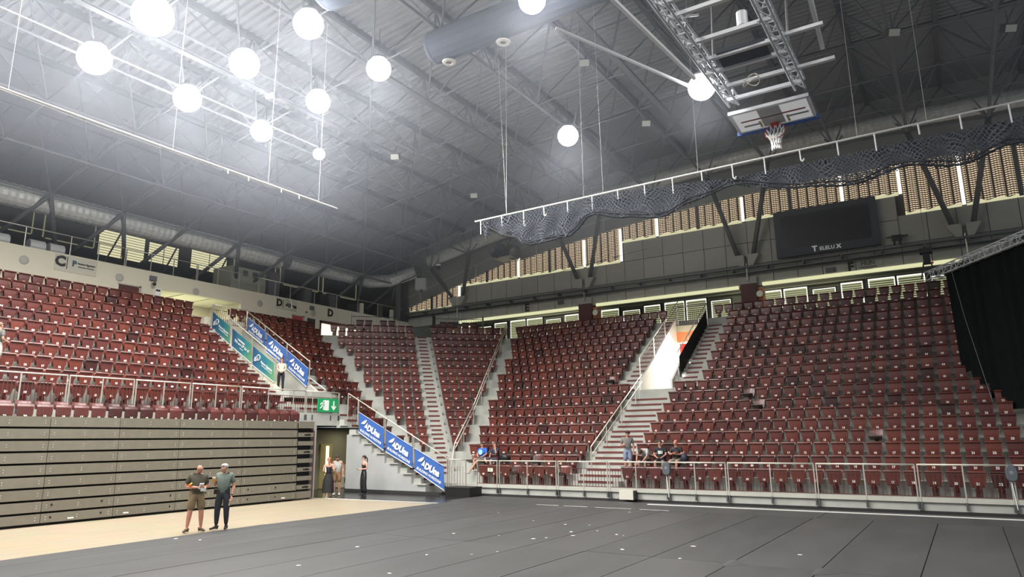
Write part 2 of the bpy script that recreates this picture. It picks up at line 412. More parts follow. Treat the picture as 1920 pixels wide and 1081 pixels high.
scr = [(-16.51, 10.62), (-15.8, 10.79), (-10.73, 17.86), (-9.5, 17.5), (-8.87, 17.69), (-8.64, 16.21), (-8.28, 15.62), (-8.15, 16.69), (-7.44, 16.28), (-7.22, 16.18), (-9.86, 14.78), (-8.66, 15.0), (-6.38, 14.22), (-5.23, 15.34), (-8.53, 12.72), (-8.8, 12.19), (-4.96, 13.71), (-12.85, 19.24), (-8.84, 14.7), (-11.62, 11.8), (-9.57, 11.7), (-8.85, 9.8), (-10.91, 9.56), (-3.06, 15.25), (-9.23, 21.23), (-11.08, 14.58)]
sp = None
for x, y in scr:
    if sp is None:
        b = MB(); b.prism([(-.04, -.025), (.035, -.03), (.045, .02), (-.03, .03)], 0, .004)
        sp = b.build('paper_scrap', mat('paper', (.8, .76, .72), .8)); o = sp
    else: o = sp.copy(); COL.objects.link(o)
    o.location = (x, y, .016); o.rotation_euler = (0, 0, rj.random()*6); s_ = .6+.7*rj.random(); o.scale = (s_, s_, 1)
    tag(o, 'small white paper scrap lying on the grey matting', 'litter', 'paper scraps scattered over the matting')
st = thing('step_box', 'low black wooden step box at the foot of the corner stairs', 'step', (-17.6, 24.1, 0))
MB().box(-18.5, -17.25, 23.75, 24.6, .0, .36).build('body', M_BLACK, st)
MB().box(-18.52, -17.23, 23.73, 24.6, .36, .39).build('top', mat('black_board', (.03, .03, .03), .6), st)

# ------------------------------------------------------------------ telescopic stand
ts = thing('telescopic_stand', 'closed telescopic stand with taupe front panels below block C', 'stand', (-22.9, 13, 0))
joints = [4.0, 6.2, 8.25, 10.36, 12.42, 14.49, 17.05, 19.61]
ph = 3.09/9
M_PAN = [M_PANEL, mat('taupe_panel_b', (.186, .173, .138), .6, noise=.07, nscale=5), mat('taupe_panel_c', (.171, .158, .124), .64, noise=.07, nscale=7)]
bs = MB()
for r in range(9):
    z0 = .04+r*ph-(.0 if r else -.03); z1 = .04+(r+1)*ph-.050
    for a, c in zip(joints[:-1], joints[1:]):
        b = MB(); xo = -22.75-.012*r; b.box(xo-.03, xo, a+.008, c-.008, z0+.01, z1)
        b.build('front_panel', M_PAN[rj.randrange(3)], ts)
        for yy in (a+.13, (a+c)/2-.03, c-.14):
            for dz in (-.035, .035): bs.cbox((xo+.002, yy, (z0+z1)/2+dz), (.012, .022, .022))
bs.build('rivets', mat('rivet', (.75, .73, .66), .4, .4), ts, kind='stuff')
b = MB()
for yy in (10.62, 12.05, 14.3, 15.6, 17.35, 18.6):
    for z in (.22, .57): b.lathe((-22.745, yy, z), [(0, 0), (.032, 0)], 10, 'X')
b.build('bolt_hole', M_BLACK, ts)
b = MB()
for yy in (11.1, 12.75, 18.9): b.box(-22.749, -22.742, yy, yy+.17, .13, .17)
b.build('name_plate', M_WHITE, ts)
MB().box(-23.4, -22.93, 4, 19.6, .0, 3.02).build('dark_core', M_SOFF, ts)
MB().box(-25.39, -22.86, 4, 20.5, 3.02, 3.09).build('deck', M_PANEL, ts)
for r in range(9):    # end carriage with narrow boards and dark gaps
    z0 = .04+r*ph; b = MB(); b.box(-22.86, -22.80, 19.66, 20.42, z0+.03, z0+.20 if r not in (0, 8) else z0+.29); o = b.build('end_board', M_PAN[1], ts)
    if r in (1, 3, 5, 7): text('board_marking', 'mobilan', .1, frame((-22.79, 20.1, z0+.12), (0, 1, 0), (0, 0, 1)), M_BLACK, ts, bold=.004)
MB().box(-23.3, -22.95, 19.7, 20.4, .05, 3.0).build('end_core', M_BLACK, ts)
b = MB(); b.tube((-22.83, 20.50, .05), (-22.83, 20.46, 2.7), .03); b.tube((-22.83, 20.46, 2.7), (-23.2, 20.44, 2.72), .03); b.build('red_brace', M_BARS, ts)
MB().box(-23.2, -22.9, 20.50, 20.66, 0, 3.0).build('end_post', M_CONCW, ts)

# ------------------------------------------------------------------ seats
NUMS = {}
def seat_parts(kind):
    """local frame: front faces -y, z up from the tread; returns dict name -> (MB, material key)"""
    P = {}
    def sheet(rows, th, nx=4, bow=.0):
        G = []
        for (y, z, w) in rows: G.append([(-w/2+w*i/nx, y+bow*(1-(2*i/nx-1)**2), z) for i in range(nx+1)])
        return MB().slab(G, th)
    if kind == 'deck':
        P['backrest'] = (sheet([(.16, .30, .44), (.19, .44, .46), (.24, .53, .44), (.33, .56, .40), (.36, .52, .38)], (0, .02, -.012), bow=.05), 'w')
        P['seat_pan'] = (sheet([(.02, .025, .40), (.0, .12, .46), (.0, .36, .47), (.04, .43, .45), (.10, .45, .42)], (0, .02, -.01), bow=-.02), 'w')
        P['pedestal'] = (MB().box(-.05, .05, .10, .3, 0, .35), 'b')
        P['#'] = (-.024, .06)
        return P
    P['backrest'] = (sheet([(.20, .44, .36), (.22, .58, .41), (.245, .72, .44), (.27, .768, .45), (.315, .778, .445)], (0, .018, -.012), bow=.035), 'w')
    if kind == 'up':
        P['seat_pan'] = (sheet([(.085, .305, .325), (.065, .345, .35), (.05, .53, .42), (.045, .708, .452), (.0, .717, .462), (-.018, .739, .465), (-.005, .765, .465), (.05, .781, .46), (.12, .775, .45)], (0, .014, -.010), bow=-.008), 'w')
        P['#'] = (.047, .405)
    else:
        P['seat_pan'] = (sheet([(.12, .38, .33), (.0, .40, .38), (-.16, .47, .43), (-.28, .53, .455), (-.33, .52, .45)], (0, .004, .018), bow=0), 'b')
        P['#'] = None
    P['bracket'] = (MB().box(-.04, .04, .06, .13, .19, .345).box(-.055, .055, .04, .07, .315, .345).box(-.018, .018, .13, .22, .30, .44), 'k')
    P['pedestal'] = (MB().box(-.085, .085, .13, .27, .0, .26).box(-.05, .05, .16, .24, .26, .46), 'b')
    return P
def number_mesh(t):
    if t not in NUMS:
        me = text_mesh(t, .10, bold=.004, ext=.002).copy(); me.materials.clear(); me.materials.append(M_WHITE); NUMS[t] = me
    return NUMS[t]
TEMPL = {}
def seat_template(kind, shade):
    k = (kind, shade)
    if k in TEMPL: return TEMPL[k]
    P = seat_parts(kind); out = []
    for nm, v in P.items():
        if nm == '#': continue
        b, mk = v; m_ = {'w': M_WOOD[shade], 'b': M_WOOD[3], 'k': M_BRK}[mk]
        me = bpy.data.meshes.new(nm); me.from_pydata(b.v, [], b.f); me.materials.append(m_)
        out.append((nm, me))
    TEMPL[k] = (out, P['#'])
    return TEMPL[k]
ORD = ['front', 'second', 'third', 'fourth', 'fifth', 'sixth', 'seventh', 'eighth', 'ninth', 'tenth', 'eleventh', 'twelfth', 'thirteenth', 'fourteenth', 'fifteenth', 'sixteenth', 'seventeenth', 'top']
SEATS = []      # (distance, x, y, z, rot, kind, shade, number, label, group)
NW = ['zero', 'one', 'two', 'three', 'four', 'five', 'six', 'seven', 'eight', 'nine', 'ten', 'eleven', 'twelve', 'thirteen', 'fourteen', 'fifteen', 'sixteen', 'seventeen', 'eighteen', 'nineteen', 'twenty', 'twenty-one', 'twenty-two', 'twenty-three', 'twenty-four', 'twenty-five', 'twenty-six']
OPEN = {('F', 7, 7), ('F', 6, 8), ('F', 3, 16), ('E', 9, 1), ('E', 1, 10), ('E', 0, 5), ('E', 0, 1), ('E', 1, 4), ('E', 1, 9), ('F', 1, 3), ('F', 1, 4)}
rs = random.Random(11)
def add_seat(side, blk, n, u, num, z=None, d=None, kind=None):
    ang = ANG[side]; d = edge(side, n)+.33 if d is None else d
    x, y, _ = MB(ang).P((u, d, 0)); z = T(n) if z is None else z
    k = kind or ('down' if (blk, n, num) in OPEN else 'up')
    rr = rs.random(); sh = (2 if rr > .3 else 3) if blk == 'T' else 3 if rr < .035 else (1 if rr < .40 else (2 if rr < .62 else 0))
    row = ORD[min(n, 17)]; nw = NW[num]
    bl = {'F': 'the block under letter F', 'E': 'the block under letter E', 'C': 'the block under letter C', 'D': 'the block behind the blue banners',
          'K1': 'the corner block by the banners', 'K2': 'the corner block by block E', 'T': 'the telescopic deck'}[blk]
    if blk == 'C': row = ORD[n-7] if n < 17 else 'top'
    if blk == 'K1' or blk == 'K2': row = ORD[n-3] if n < 17 else 'top'
    if blk == 'T': lab = f'low maroon seat numbered {nw} on the deck above the taupe panels'
    elif k == 'down': lab = f'maroon seat {nw} folded down, {row} row of {bl}'
    else: lab = f'maroon tip-up seat numbered {nw}, {row} row of {bl}'
    SEATS.append((math.hypot(x, y), x, y, z, ang, k, sh, f'{num:02d}', lab, f'maroon tip-up seats in {bl}'))
# block F
for n in range(18):
    u = -11.03 if n <= 8 else (-9.91 if n <= 16 else -10.98); num = 1
    lim = 1.75 if n <= 5 else (1.3 if n == 6 else (.85 if n == 7 else .3))
    if n <= 3: lim = 2.3
    while u < lim: add_seat('R', 'F', n, u, num); u += .556; num += 1
# block E
for n in range(18):
    u = -13.77 if n <= 8 else (-14.77 if n <= 16 else -14.27); num = 1; lim = -19.7-.331*n+(1.5 if n == 0 else .92)
    while u > lim: add_seat('R', 'E', n, u, num); u -= .556; num += 1
# corner blocks
for n in range(3, 18):
    u = 4.78; num = 1
    while u <= 3.96+.331*n+.08: add_seat('C', 'K2', n, u, num); u += .53; num += 1
    u = 3.2; num = 1
    while u >= 3.32-.331*n+.5: add_seat('C', 'K1', n, u, num); u -= .53; num += 1
# block behind the blue banners
for n in range(3, 18):
    u = 25.55 if n < 17 else 24.0; num = 1; lim = 24.83+.331*n-(.4 if n > 5 else .1)
    while u <= lim: add_seat('L', 'D', n, u, num); u += .556; num += 1
# block C
for n in range(7, 18):
    u = 20.8 if n < 17 else 21.3; num = 1
    while u > 9.2 and num <= 20+(n-7)//4: add_seat('L', 'C', n, u, num); u -= .556; num += 1
for i in range(21): add_seat('L', 'T', 7, 20.95-.556*i, i+1, z=3.095, d=24.60, kind='deck')
# the seats on the two small camera platforms
SEATS.sort(key=lambda s: s[0])
NEAR = SEATS[:300]; FAR = SEATS[300:]
for (dist, x, y, z, ang, k, sh, num, lab, grp) in NEAR:
    parts, npos = seat_template(k, sh)
    o = thing('stadium_seat', lab, 'seat', (x, y, z), grp, ang)
    for nm, me in parts:
        c = bpy.data.objects.new(nm, me); COL.objects.link(c); c.parent = o
        if nm == 'seat_pan': pan = c
    if npos:
        c = bpy.data.objects.new('seat_number', number_mesh(num)); COL.objects.link(c); c.parent = pan
        c.location = (0, npos[0]-.006, npos[1]); c.rotation_euler = (PI/2, 0, 0)
# everything past the nearest 300: one object
def far_seats():
    VV = []; FF = []; MI = []; base = 0; cache = {}
    mats_ = M_WOOD+[M_BRK, M_WHITE]
    for (dist, x, y, z, ang, k, sh, num, lab, grp) in FAR:
        key = (k, sh)
        if key not in cache:
            v = []; f = []; mi = []
            P = seat_parts(k)
            for nm, t in P.items():
                if nm == '#': continue
                b, mk = t; o_ = len(v); v += b.v; f += [tuple(o_+i for i in q) for q in b.f]; mi += [{'w': sh, 'b': 3, 'k': 4}[mk]]*len(b.f)
            if P['#']:
                yy, zz = P['#']; o_ = len(v)
                for cx in (-.03, .03):
                    o_ = len(v); v += [(cx-.02, yy-.008, zz-.035), (cx+.02, yy-.008, zz-.035), (cx+.02, yy-.008, zz+.035), (cx-.02, yy-.008, zz+.035)]
                    f.append((o_, o_+1, o_+2, o_+3)); mi.append(5)
            cache[key] = (np.array(v), f, mi)
        v, f, mi = cache[key]; c, s = math.cos(ang), math.sin(ang)
        V = np.empty_like(v); V[:, 0] = v[:, 0]*c-v[:, 1]*s+x; V[:, 1] = v[:, 0]*s+v[:, 1]*c+y; V[:, 2] = v[:, 2]+z
        VV.append(V); FF += [tuple(base+i for i in q) for q in f]; MI += mi; base += len(v)
    me = bpy.data.meshes.new('distant_seats'); me.from_pydata(np.concatenate(VV).tolist(), [], FF)
    for m_ in mats_: me.materials.append(m_)
    me.polygons.foreach_set('material_index', MI)
    o = bpy.data.objects.new('distant_seats', me); COL.objects.link(o); o['kind'] = 'stuff'
    tag(o, 'rows of maroon tip-up seats filling the farther upper rows of every block', 'seats')
far_seats()

# ------------------------------------------------------------------ balustrades
def rail_run(name, label, cat, pts, posts, ztop, zbot, side_mat=M_RAILW, infill=True, bars=.115, foot=.35, plate=None, bot=None):
    """pts: straight plan run ((x0,y0),(x1,y1)); posts: list of fractions (tuple = double post)"""
    (x0, y0), (x1, y1) = pts; L = math.hypot(x1-x0, y1-y0); ux, uy = (x1-x0)/L, (y1-y0)/L
    o = thing(name, label, cat, ((x0+x1)/2, (y0+y1)/2, zbot))
    P = lambda t, z: (x0+ux*t, y0+uy*t, z)
    flat = []
    for p in posts:
        for q in (p if isinstance(p, tuple) else (p,)): flat.append(q)
    cuts = [0]+[sum(p)/2 for p in posts if isinstance(p, tuple)]+[L]
    cuts = sorted(set(cuts))
    for a, c in zip(cuts[:-1], cuts[1:]):
        if c-a < .2: continue
        MB().tube(P(a+.03, ztop), P(c-.03, ztop), .026, 8).build('top_rail', side_mat, o, smooth=True)
    for q in flat:
        b = MB(); b.bar(P(q, zbot-foot), P(q, ztop), .035, .035); b.build('post', M_STEEL, o)
        MB().bar(P(q, zbot-foot-.02), P(q, zbot-.08), .055, .07).build('post_foot', M_TUBED, o)
    if infill:
        hi = ztop-.26
        b = MB(); bb = zbot+.04 if bot is None else bot
        for a, c in zip([f for f in flat[:-1]], flat[1:]):
            if c-a < .3: continue
            b.tube(P(a, hi), P(c, hi), .016, 4); b.tube(P(a, bb), P(c, bb), .016, 4)
            n = max(2, int((c-a)/bars))
            for i in range(1, n): t = a+(c-a)*i/n; b.tube(P(t, bb), P(t, hi), .0115, 4, cap=False)
        b.build('infill_bars', M_BARS, o, kind='stuff')
    return o
px = [-17.67, (-16.66, -16.54), -15.19, (-13.86, -13.76), -12.65, (-11.65, -11.55), -10.49, (-9.31, -9.22), -8.27, (-7.18, -7.1), -5.7, (-4.33, -4.25), -2.87, (-1.48, -1.40), -.25, (.88, .96), 2.3, (3.7, 3.8)]
X0 = -17.70
fr = rail_run('front_balustrade', 'long cream-topped steel balustrade with brown bars along the stand front', 'balustrade', ((X0, 24.88), (4.4, 24.88)),
         [tuple(q-X0 for q in p) if isinstance(p, tuple) else p-X0 for p in px], 1.415, .42, foot=.28, bot=.5)
MB().box(-17.1, -16.85, 24.83, 24.85, .98, 1.12).build('small_sign', mat('cream_sign', (.75, .78, .62), .6), fr)
text('sign_letter', 'C', .1, frame((-16.98, 24.825, 1.05), (1, 0, 0), (0, 0, 1)), mat('sign_green', (.02, .12, .05), .6), fr, bold=.004)
for X, lab in ((-9.27, 'grey oval plastic shield on the balustrade in front of the seated men'), (.92, 'grey oval plastic shield on the balustrade near the black drape')):
    o = thing('oval_shield', lab, 'shield', (X, 24.8, 1.2)); b = MB()
    n = 20; poly = []
    for i in range(n):
        t = 2*PI*i/n; poly.append((.15*abs(math.cos(t))**.7*(1 if math.cos(t) > 0 else -1), .24*abs(math.sin(t))**.8*(1 if math.sin(t) > 0 else -1)))
    vs = [(X+p*s_, yy, 1.2+q*s_) for s_, yy in ((1, 24.84), (1, 24.76), (.86, 24.73)) for p, q in poly]
    fs = [(k*n+i, k*n+(i+1) % n, (k+1)*n+(i+1) % n, (k+1)*n+i) for k in range(2) for i in range(n)]+[tuple(range(2*n, 3*n)), tuple(range(n-1, -1, -1))]
    b.add(vs, fs).build('shell', mat('slate_plastic', (.10, .115, .13), .45), o)
    MB().lathe((X, 24.728, 1.22), [(0, -.004), (.05, -.004), (.055, 0)], 12, 'Y').build('disc', mat('slate_ring', (.2, .22, .24), .4), o)
    MB().bar((X-.03, 24.84, .98), (X+.02, 24.84, .2), .02, .02).build('strap', M_WHITE, o)
o = thing('socket_box', 'cream electrical box on the concrete stand front', 'box', (-10.75, 24.7, .1))
MB().box(-11.05, -10.5, 24.55, 24.8, .09, .42).build('body', mat('cream_box', (.62, .60, .52), .6), o)
MB().box(-10.5, -10.44, 24.57, 24.8, .11, .40).build('side_cover', M_BLACK, o)
# left balustrade over the telescopic deck
lp = [8.9, 10.43, (11.82, 11.9), 12.99, (14.1, 14.19), 15.26, (16.33, 16.43), 17.47, (18.6, 18.69), 20.02, 21.39, (22.06, 22.14), 22.5, 23.62, (24.1, 24.15)]
Y0 = 7.0
rail_run('deck_balustrade', 'steel balustrade with cream top rail between the deck seats and block C', 'balustrade', ((-25.30, Y0), (-25.30, 24.15)),
         [tuple(q-Y0 for q in p) if isinstance(p, tuple) else p-Y0 for p in lp], 4.55, 3.56, foot=.3)
sg = thing('exit_sign', 'green emergency exit sign with running figure and down arrow', 'sign', (-25.22, 23.4, 3.6))
MB().box(-25.24, -25.21, 22.74, 24.02, 3.62, 4.25).build('board', mat('sign_green_bright', (.01, .26, .09), .5, emit=(.01, .3, .1), es=.25), sg)
MG = mat('sign_white', (.85, .9, .85), .5)
def poly_plate(name, pts, x, m_, par):   # pts in (y,z) plane at X=x
    b = MB(); n = len(pts); vs = [(x, p, q) for p, q in pts]+[(x+.012, p, q) for p, q in pts]
    b.add(vs, [tuple(range(n-1, -1, -1)), tuple(range(n, 2*n))]+[(i, (i+1) % n, n+(i+1) % n, n+i) for i in range(n)]); return b.build(name, m_, par)
poly_plate('door_symbol', [(23.14, 3.70), (23.42, 3.70), (23.42, 4.17), (23.14, 4.17)], -25.215, MG, sg)
b = MB(); b.ell((-25.20, 23.09, 4.12), (.01, .04, .04), 8, 5)
for seg in (((23.07, 4.07), (23.02, 3.93)), ((23.02, 3.93), (23.10, 3.84)), ((23.10, 3.84), (23.08, 3.72)), ((23.02, 3.93), (22.95, 3.83)), ((22.95, 3.83), (22.87, 3.79)), ((23.06, 4.05), (22.95, 4.03)), ((22.95, 4.03), (22.90, 3.95)), ((23.06, 4.05), (23.14, 3.98))):
    b.bar((-25.20, *seg[0]), (-25.20, *seg[1]), .012, .045)
b.build('running_figure', MG, sg)
poly_plate('down_arrow', [(23.69, 4.14), (23.76, 4.14), (23.76, 3.85), (23.84, 3.93), (23.88, 3.88), (23.725, 3.70), (23.57, 3.88), (23.61, 3.93), (23.69, 3.85)], -25.215, MG, sg)

# sloped rails and banners
M_BLUE = mat('blue_banner', (.045, .13, .42), .6, noise=.06, nscale=3); M_BLUED = mat('blue_banner_edge', (.8, .82, .85), .6)
def gradient_banner():
    m = bpy.data.materials.new('blue_green_banner'); m.use_nodes = True; nt = m.node_tree; b = nt.nodes['Principled BSDF']
    tc = nt.nodes.new('ShaderNodeTexCoord'); sx = nt.nodes.new('ShaderNodeSeparateXYZ'); ad = nt.nodes.new('ShaderNodeMath'); ad.operation = 'MULTIPLY_ADD'; ad.inputs[1].default_value = .52; ad.inputs[2].default_value = -.02
    n = nt.nodes.new('ShaderNodeTexNoise'); n.inputs['Scale'].default_value = 1.6; a2 = nt.nodes.new('ShaderNodeMath'); a2.operation = 'ADD'
    mu = nt.nodes.new('ShaderNodeMath'); mu.operation = 'MULTIPLY_ADD'; mu.inputs[1].default_value = .5; mu.inputs[2].default_value = -.25
    cr = nt.nodes.new('ShaderNodeValToRGB'); e = cr.color_ramp.elements; e[0].position = 0; e[0].color = (.025, .09, .22, 1); e[1].position = 1; e[1].color = (.16, .38, .10, 1)
    q = cr.color_ramp.elements.new(.5); q.color = (.03, .22, .25, 1)
    nt.links.new(tc.outputs['Object'], sx.inputs[0]); nt.links.new(sx.outputs['X'], ad.inputs[0]); nt.links.new(tc.outputs['Object'], n.inputs['Vector'])
    nt.links.new(n.outputs['Fac'], mu.inputs[0]); nt.links.new(ad.outputs[0], a2.inputs[0]); nt.links.new(mu.outputs[0], a2.inputs[1]); nt.links.new(a2.outputs[0], cr.inputs[0]); nt.links.new(cr.outputs[0], b.inputs['Base Color'])
    b.inputs['Roughness'].default_value = .6; return m
M_GRAD = gradient_banner()
M_INK = mat('white_ink', (.82, .84, .86), .6)
def banner(name, label, grp, TL, TR, BR, BL, y, kind):
    """corners as (x, z) on the plane Y=y, facing -Y"""
    cx = (TL[0]+BR[0])/2; cz = (TL[1]+BR[1])/2
    o = thing(name, label, 'banner', (BL[0], y, min(BR[1], BL[1])), grp)
    def S(s, t): # s along, t down
        a = Vector(TL).lerp(Vector(TR), s); c = Vector(BL).lerp(Vector(BR), s); return a.lerp(c, t)
    G = []
    for j in range(7):
        row = []
        for i in range(13):
            p = S(i/12, j/6); row.append((p.x, y+.012*math.sin(i*1.3+j*.6), p.y))
        G.append(row)
    fab = MB().slab(G, (0, .012, 0)).build('fabric', M_GRAD if kind != 'duna' else M_BLUE, o, smooth=False)
    if kind != 'duna':   # shift object coordinates so that the colour runs along each banner
        me = fab.data; 
    b = MB(); a1, a2 = S(0, .995), S(1, .995); b.bar((a1.x, y-.02, a1.y), (a2.x, y-.02, a2.y), .02, .028); a1, a2 = S(0, .0), S(1, .0)
    if kind == 'duna': b.bar((a1.x, y-.02, a1.y), (a2.x, y-.02, a2.y), .015, .015)
    b.build('hem', M_BLUED, o)
    dirv = Vector((TR[0]-TL[0], 0, TR[1]-TL[1])).normalized(); upv = Vector((-dirv.z, 0, dirv.x))
    yf = y-.035
    def at(s, t): p = S(s, t); return Vector((p.x, yf, p.y))
    if kind == 'duna':
        text('lettering', 'DUna', .36, frame(at(.62, .47), dirv, upv), M_INK, fab, bold=.020, ext=.003)
        text('lettering', 'BUILDING HORIZONS', .148, frame(at(.50, .80), dirv, upv), M_INK, fab, bold=.004, ext=.003)
        # sail emblem: two curved blades
        c = at(.24, .36); b = MB()
        for pts in ([(-.16, -.10), (-.10, .0), (0, .12), (.10, .20), (.12, .10), (.07, -.02), (.0, -.07)], [(.10, -.16), (.16, -.02), (.20, .10), (.25, -.02), (.30, -.16)]):
            n = len(pts); vs = [tuple(c+dirv*p+upv*q) for p, q in pts]; vs += [tuple(Vector(v)+Vector((0, -.006, 0))) for v in vs]
            b.add(vs, [tuple(range(n)), tuple(range(2*n-1, n-1, -1))]+[(i, (i+1) % n, n+(i+1) % n, n+i) for i in range(n)])
        b.build('sail_emblem', M_INK, fab)
    elif kind == 'p':
        c = at(.26, .42); b = MB()
        pr = [(math.cos(t)*.13+.03, math.sin(t)*.13+.06) for t in np.linspace(-2.2, 2.9, 12)]
        pts = [tuple(c+dirv*p+upv*q) for p, q in pr]+[tuple(c+dirv*(-.13)+upv*(-.18))]
        for a, e in zip(pts[:-1], pts[1:]): b.bar(a, e, .012, .045)
        pts = [tuple(c+dirv*p+upv*q) for p, q in [(-.2, .0), (-.17, -.2), (-.05, -.16), (0, -.05), (.02, .06)]]
        for a, e in zip(pts[:-1], pts[1:]): b.bar(a, e, .012, .04)
        b.build('letter_emblem', M_INK, fab)
        text('lettering', 'Pannon Egyetem', .15, frame(at(.68, .46), dirv, upv), M_INK, fab, bold=.004)
        text('lettering', 'University of Pannonia', .10, frame(at(.68, .62), dirv, upv), M_INK, fab)
    else:
        for t_, wd in ((.27, .34), (.33, .28), (.70, .16)):
            a_ = at(.52, t_); MB().bar(tuple(a_-dirv*wd), tuple(a_+dirv*wd), .006, .03).build('small_print_line', M_INK, fab)
        text('lettering', 'We are UP for it!', .19, frame(at(.54, .50), dirv, upv), M_INK, fab, bold=.004)
    return o
def slope_rail(label, y, P0, P1, posts, drop, infill=None, top=True, name='stair_railing'):
    """handrail from P0 to P1 given as (x,z); posts = fractions"""
    o = thing(name, label, 'railing', (P1[0], y, min(P1[1], P0[1])-drop))
    L = lambda s: (P0[0]+(P1[0]-P0[0])*s, y, P0[1]+(P1[1]-P0[1])*s)
    MB().tube(L(0), L(1), .026, 8).build('top_rail', M_RAILW, o, smooth=True)
    for s in posts:
        p = L(s); MB().bar((p[0], y, p[2]-drop), p, .04, .04).build('post', M_STEEL, o)
    if infill:
        b = MB(); a, c = L(0), L(1); n = int(abs(c[0]-a[0])/.12)
        for dz in infill: b.tube((a[0], y, a[2]-dz), (c[0], y, c[2]-dz), .011, 4)
        for i in range(n+1):
            p = L(i/n); b.tube((p[0], y, p[2]-infill[0]), (p[0], y, p[2]-infill[1]), .006, 4, cap=False)
        b.build('infill_bars', M_BARS, o, kind='stuff')
    return o
# lower blue banners
r_ = slope_rail('cream handrail on steel posts above the three lower blue banners', 24.06, (-24.6, 4.50), (-18.55, 1.48), [.0, .11, .115, .385, .40, .665, .68, .985], 1.15)
MB().tube((-18.55, 24.06, 1.48), (-18.0, 24.5, 1.46), .026, 8).build('end_rail', M_RAILW, r_, smooth=True)
for xx, yy in ((-18.0, 24.5), (-18.55, 24.06)): MB().bar((xx, yy, .1), (xx, yy, 1.46), .04, .04).build('post', M_STEEL, r_)
b = MB()
for i in range(1, 6):
    f_ = i/6; b.tube((-18.55+.55*f_, 24.06+.44*f_, .45), (-18.55+.55*f_, 24.06+.44*f_, 1.2), .007, 4)
b.build('infill_bars', M_BARS, r_, kind='stuff')
bl = 'blue sponsor banner with white sail emblem on the '
dy = 24.03
banner('sponsor_banner', bl+'lower stair railing, topmost of three', None, (-23.86, 3.62), (-22.27, 2.86), (-22.22, 1.85), (-23.82, 2.70), dy, 'duna')
banner('sponsor_banner', bl+'lower stair railing, middle of three', None, (-22.13, 2.78), (-20.56, 2.03), (-20.51, 1.12), (-22.10, 1.80), dy, 'duna')
banner('sponsor_banner', bl+'lower stair railing, nearest the floor', None, (-20.43, 1.96), (-18.80, 1.22), (-18.76, .22), (-20.40, 1.03), dy, 'duna')
b = MB()
for i in range(6): x_ = -24.5+.11*i; b.tube((x_, 24.06, 3.15-.5*(x_+24.5)), (x_, 24.06, 4.1-.5*(x_+24.5)), .011, 4)
b.build('upper_infill_bars', M_BARS, r_, kind='stuff')
# upper blue banners
yu = 24.16
r_ = slope_rail('steel handrail above the three upper blue banners', yu, (-32.75, 9.35), (-27.5, 6.22), [0, .31, .66, 1.0], 1.15)
banner('sponsor_banner', bl+'upper stair railing, behind the green banners', None, (-32.6, 9.0), (-31.1, 8.11), (-31.0, 7.22), (-32.6, 8.15), yu-.03, 'duna')
banner('sponsor_banner', bl+'upper stair railing, above the standing woman', None, (-30.95, 7.98), (-29.3, 6.98), (-29.2, 5.97), (-30.88, 6.97), yu-.03, 'duna')
banner('sponsor_banner', bl+'upper stair railing, beside the standing woman', None, (-29.2, 6.92), (-27.55, 5.88), (-27.6, 4.95), (-29.15, 5.95), yu-.03, 'duna')
slope_rail('short steel handrail below the upper blue banners', yu+.03, (-27.75, 5.55), (-26.3, 4.75), [0.02, 1.0], 1.0)
# green banners
yg = 21.92
slope_rail('steel handrail above the blue and green gradient banners', yg, (-32.5, 9.35), (-27.3, 6.25), [0, .3, .64, 1.0], 1.2)
gb = 'blue and green gradient banner '
for a in (('with round white emblem, topmost on the stair railing', (-32.47, 8.95), (-30.95, 8.04), (-30.9, 7.14), (-32.45, 8.08), 'p'),
          ('with white slogan between the two emblem banners', (-30.75, 7.92), (-29.15, 6.98), (-29.06, 6.05), (-30.7, 7.02), 's'),
          ('with round white emblem beside the standing woman', (-29.02, 6.88), (-27.39, 5.93), (-27.31, 5.04), (-28.97, 5.96), 'p')):
    o = banner('gradient_banner', gb+a[0], None, a[1], a[2], a[3], a[4], yg-.05, a[5])
# top landing rail left portal
rail_run('landing_railing', 'steel landing railing above the green banners', 'railing', ((-32.7, 21.95), (-32.7, 24.16)), [.02, 1.1, 2.2], 9.4, 8.4, foot=.1)
# right portal railings
slope_rail('steel stair railing with brown mesh left of the bright doorway', -13.12, (0, 0), (1, 1), [], 0) if False else None
def slope_rail_y(label, x, P0, P1, posts, drop, infill=None, lower=None, mt_=M_RAILW):
    o = thing('stair_railing', label, 'railing', (x, P0[0], P0[1]-drop))
    L = lambda s, dz=0.: (x, P0[0]+(P1[0]-P0[0])*s, P0[1]+(P1[1]-P0[1])*s-dz)
    MB().tube(L(0), L(1), .026, 8).build('top_rail', mt_, o, smooth=True)
    if lower: MB().tube(L(0, lower), L(1, lower), .02, 6).build('lower_rail', mt_, o, smooth=True)
    for s in posts: MB().bar(L(s, drop), L(s), .04, .04).build('post', M_STEEL, o)
    if infill:
        b = MB(); n = int(abs(P1[0]-P0[0])/.1)
        for dz in infill: b.tube(L(0, dz), L(1, dz), .011, 4)
        for i in range(n+1): b.tube(L(i/n, infill[0]), L(i/n, infill[1]), .006, 4, cap=False)
        b.build('infill_bars', M_BARS, o, kind='stuff')
    return o
slope_rail_y('steel railing with brown bars along the bright white doorway wall', -13.1, (32.16, 6.12), (38.3, 9.9), [0, .33, .62, .97], 1.0, (.2, .98))
slope_rail_y('two-line steel handrail down the wide stairs below the doorway', -13.0, (26.3, 1.95), (32.1, 5.3), [0, .27, .55, .85], 1.0, lower=.35)
ra = slope_rail_y('steel railing carrying the black banner beside the doorway', -11.42, (32.9, 6.35), (38.2, 9.6), [0, .35, .7, 1], 1.1)
o = thing('black_banner', 'long black banner on the railing beside the bright doorway', 'banner', (-11.38, 32.9, 5))
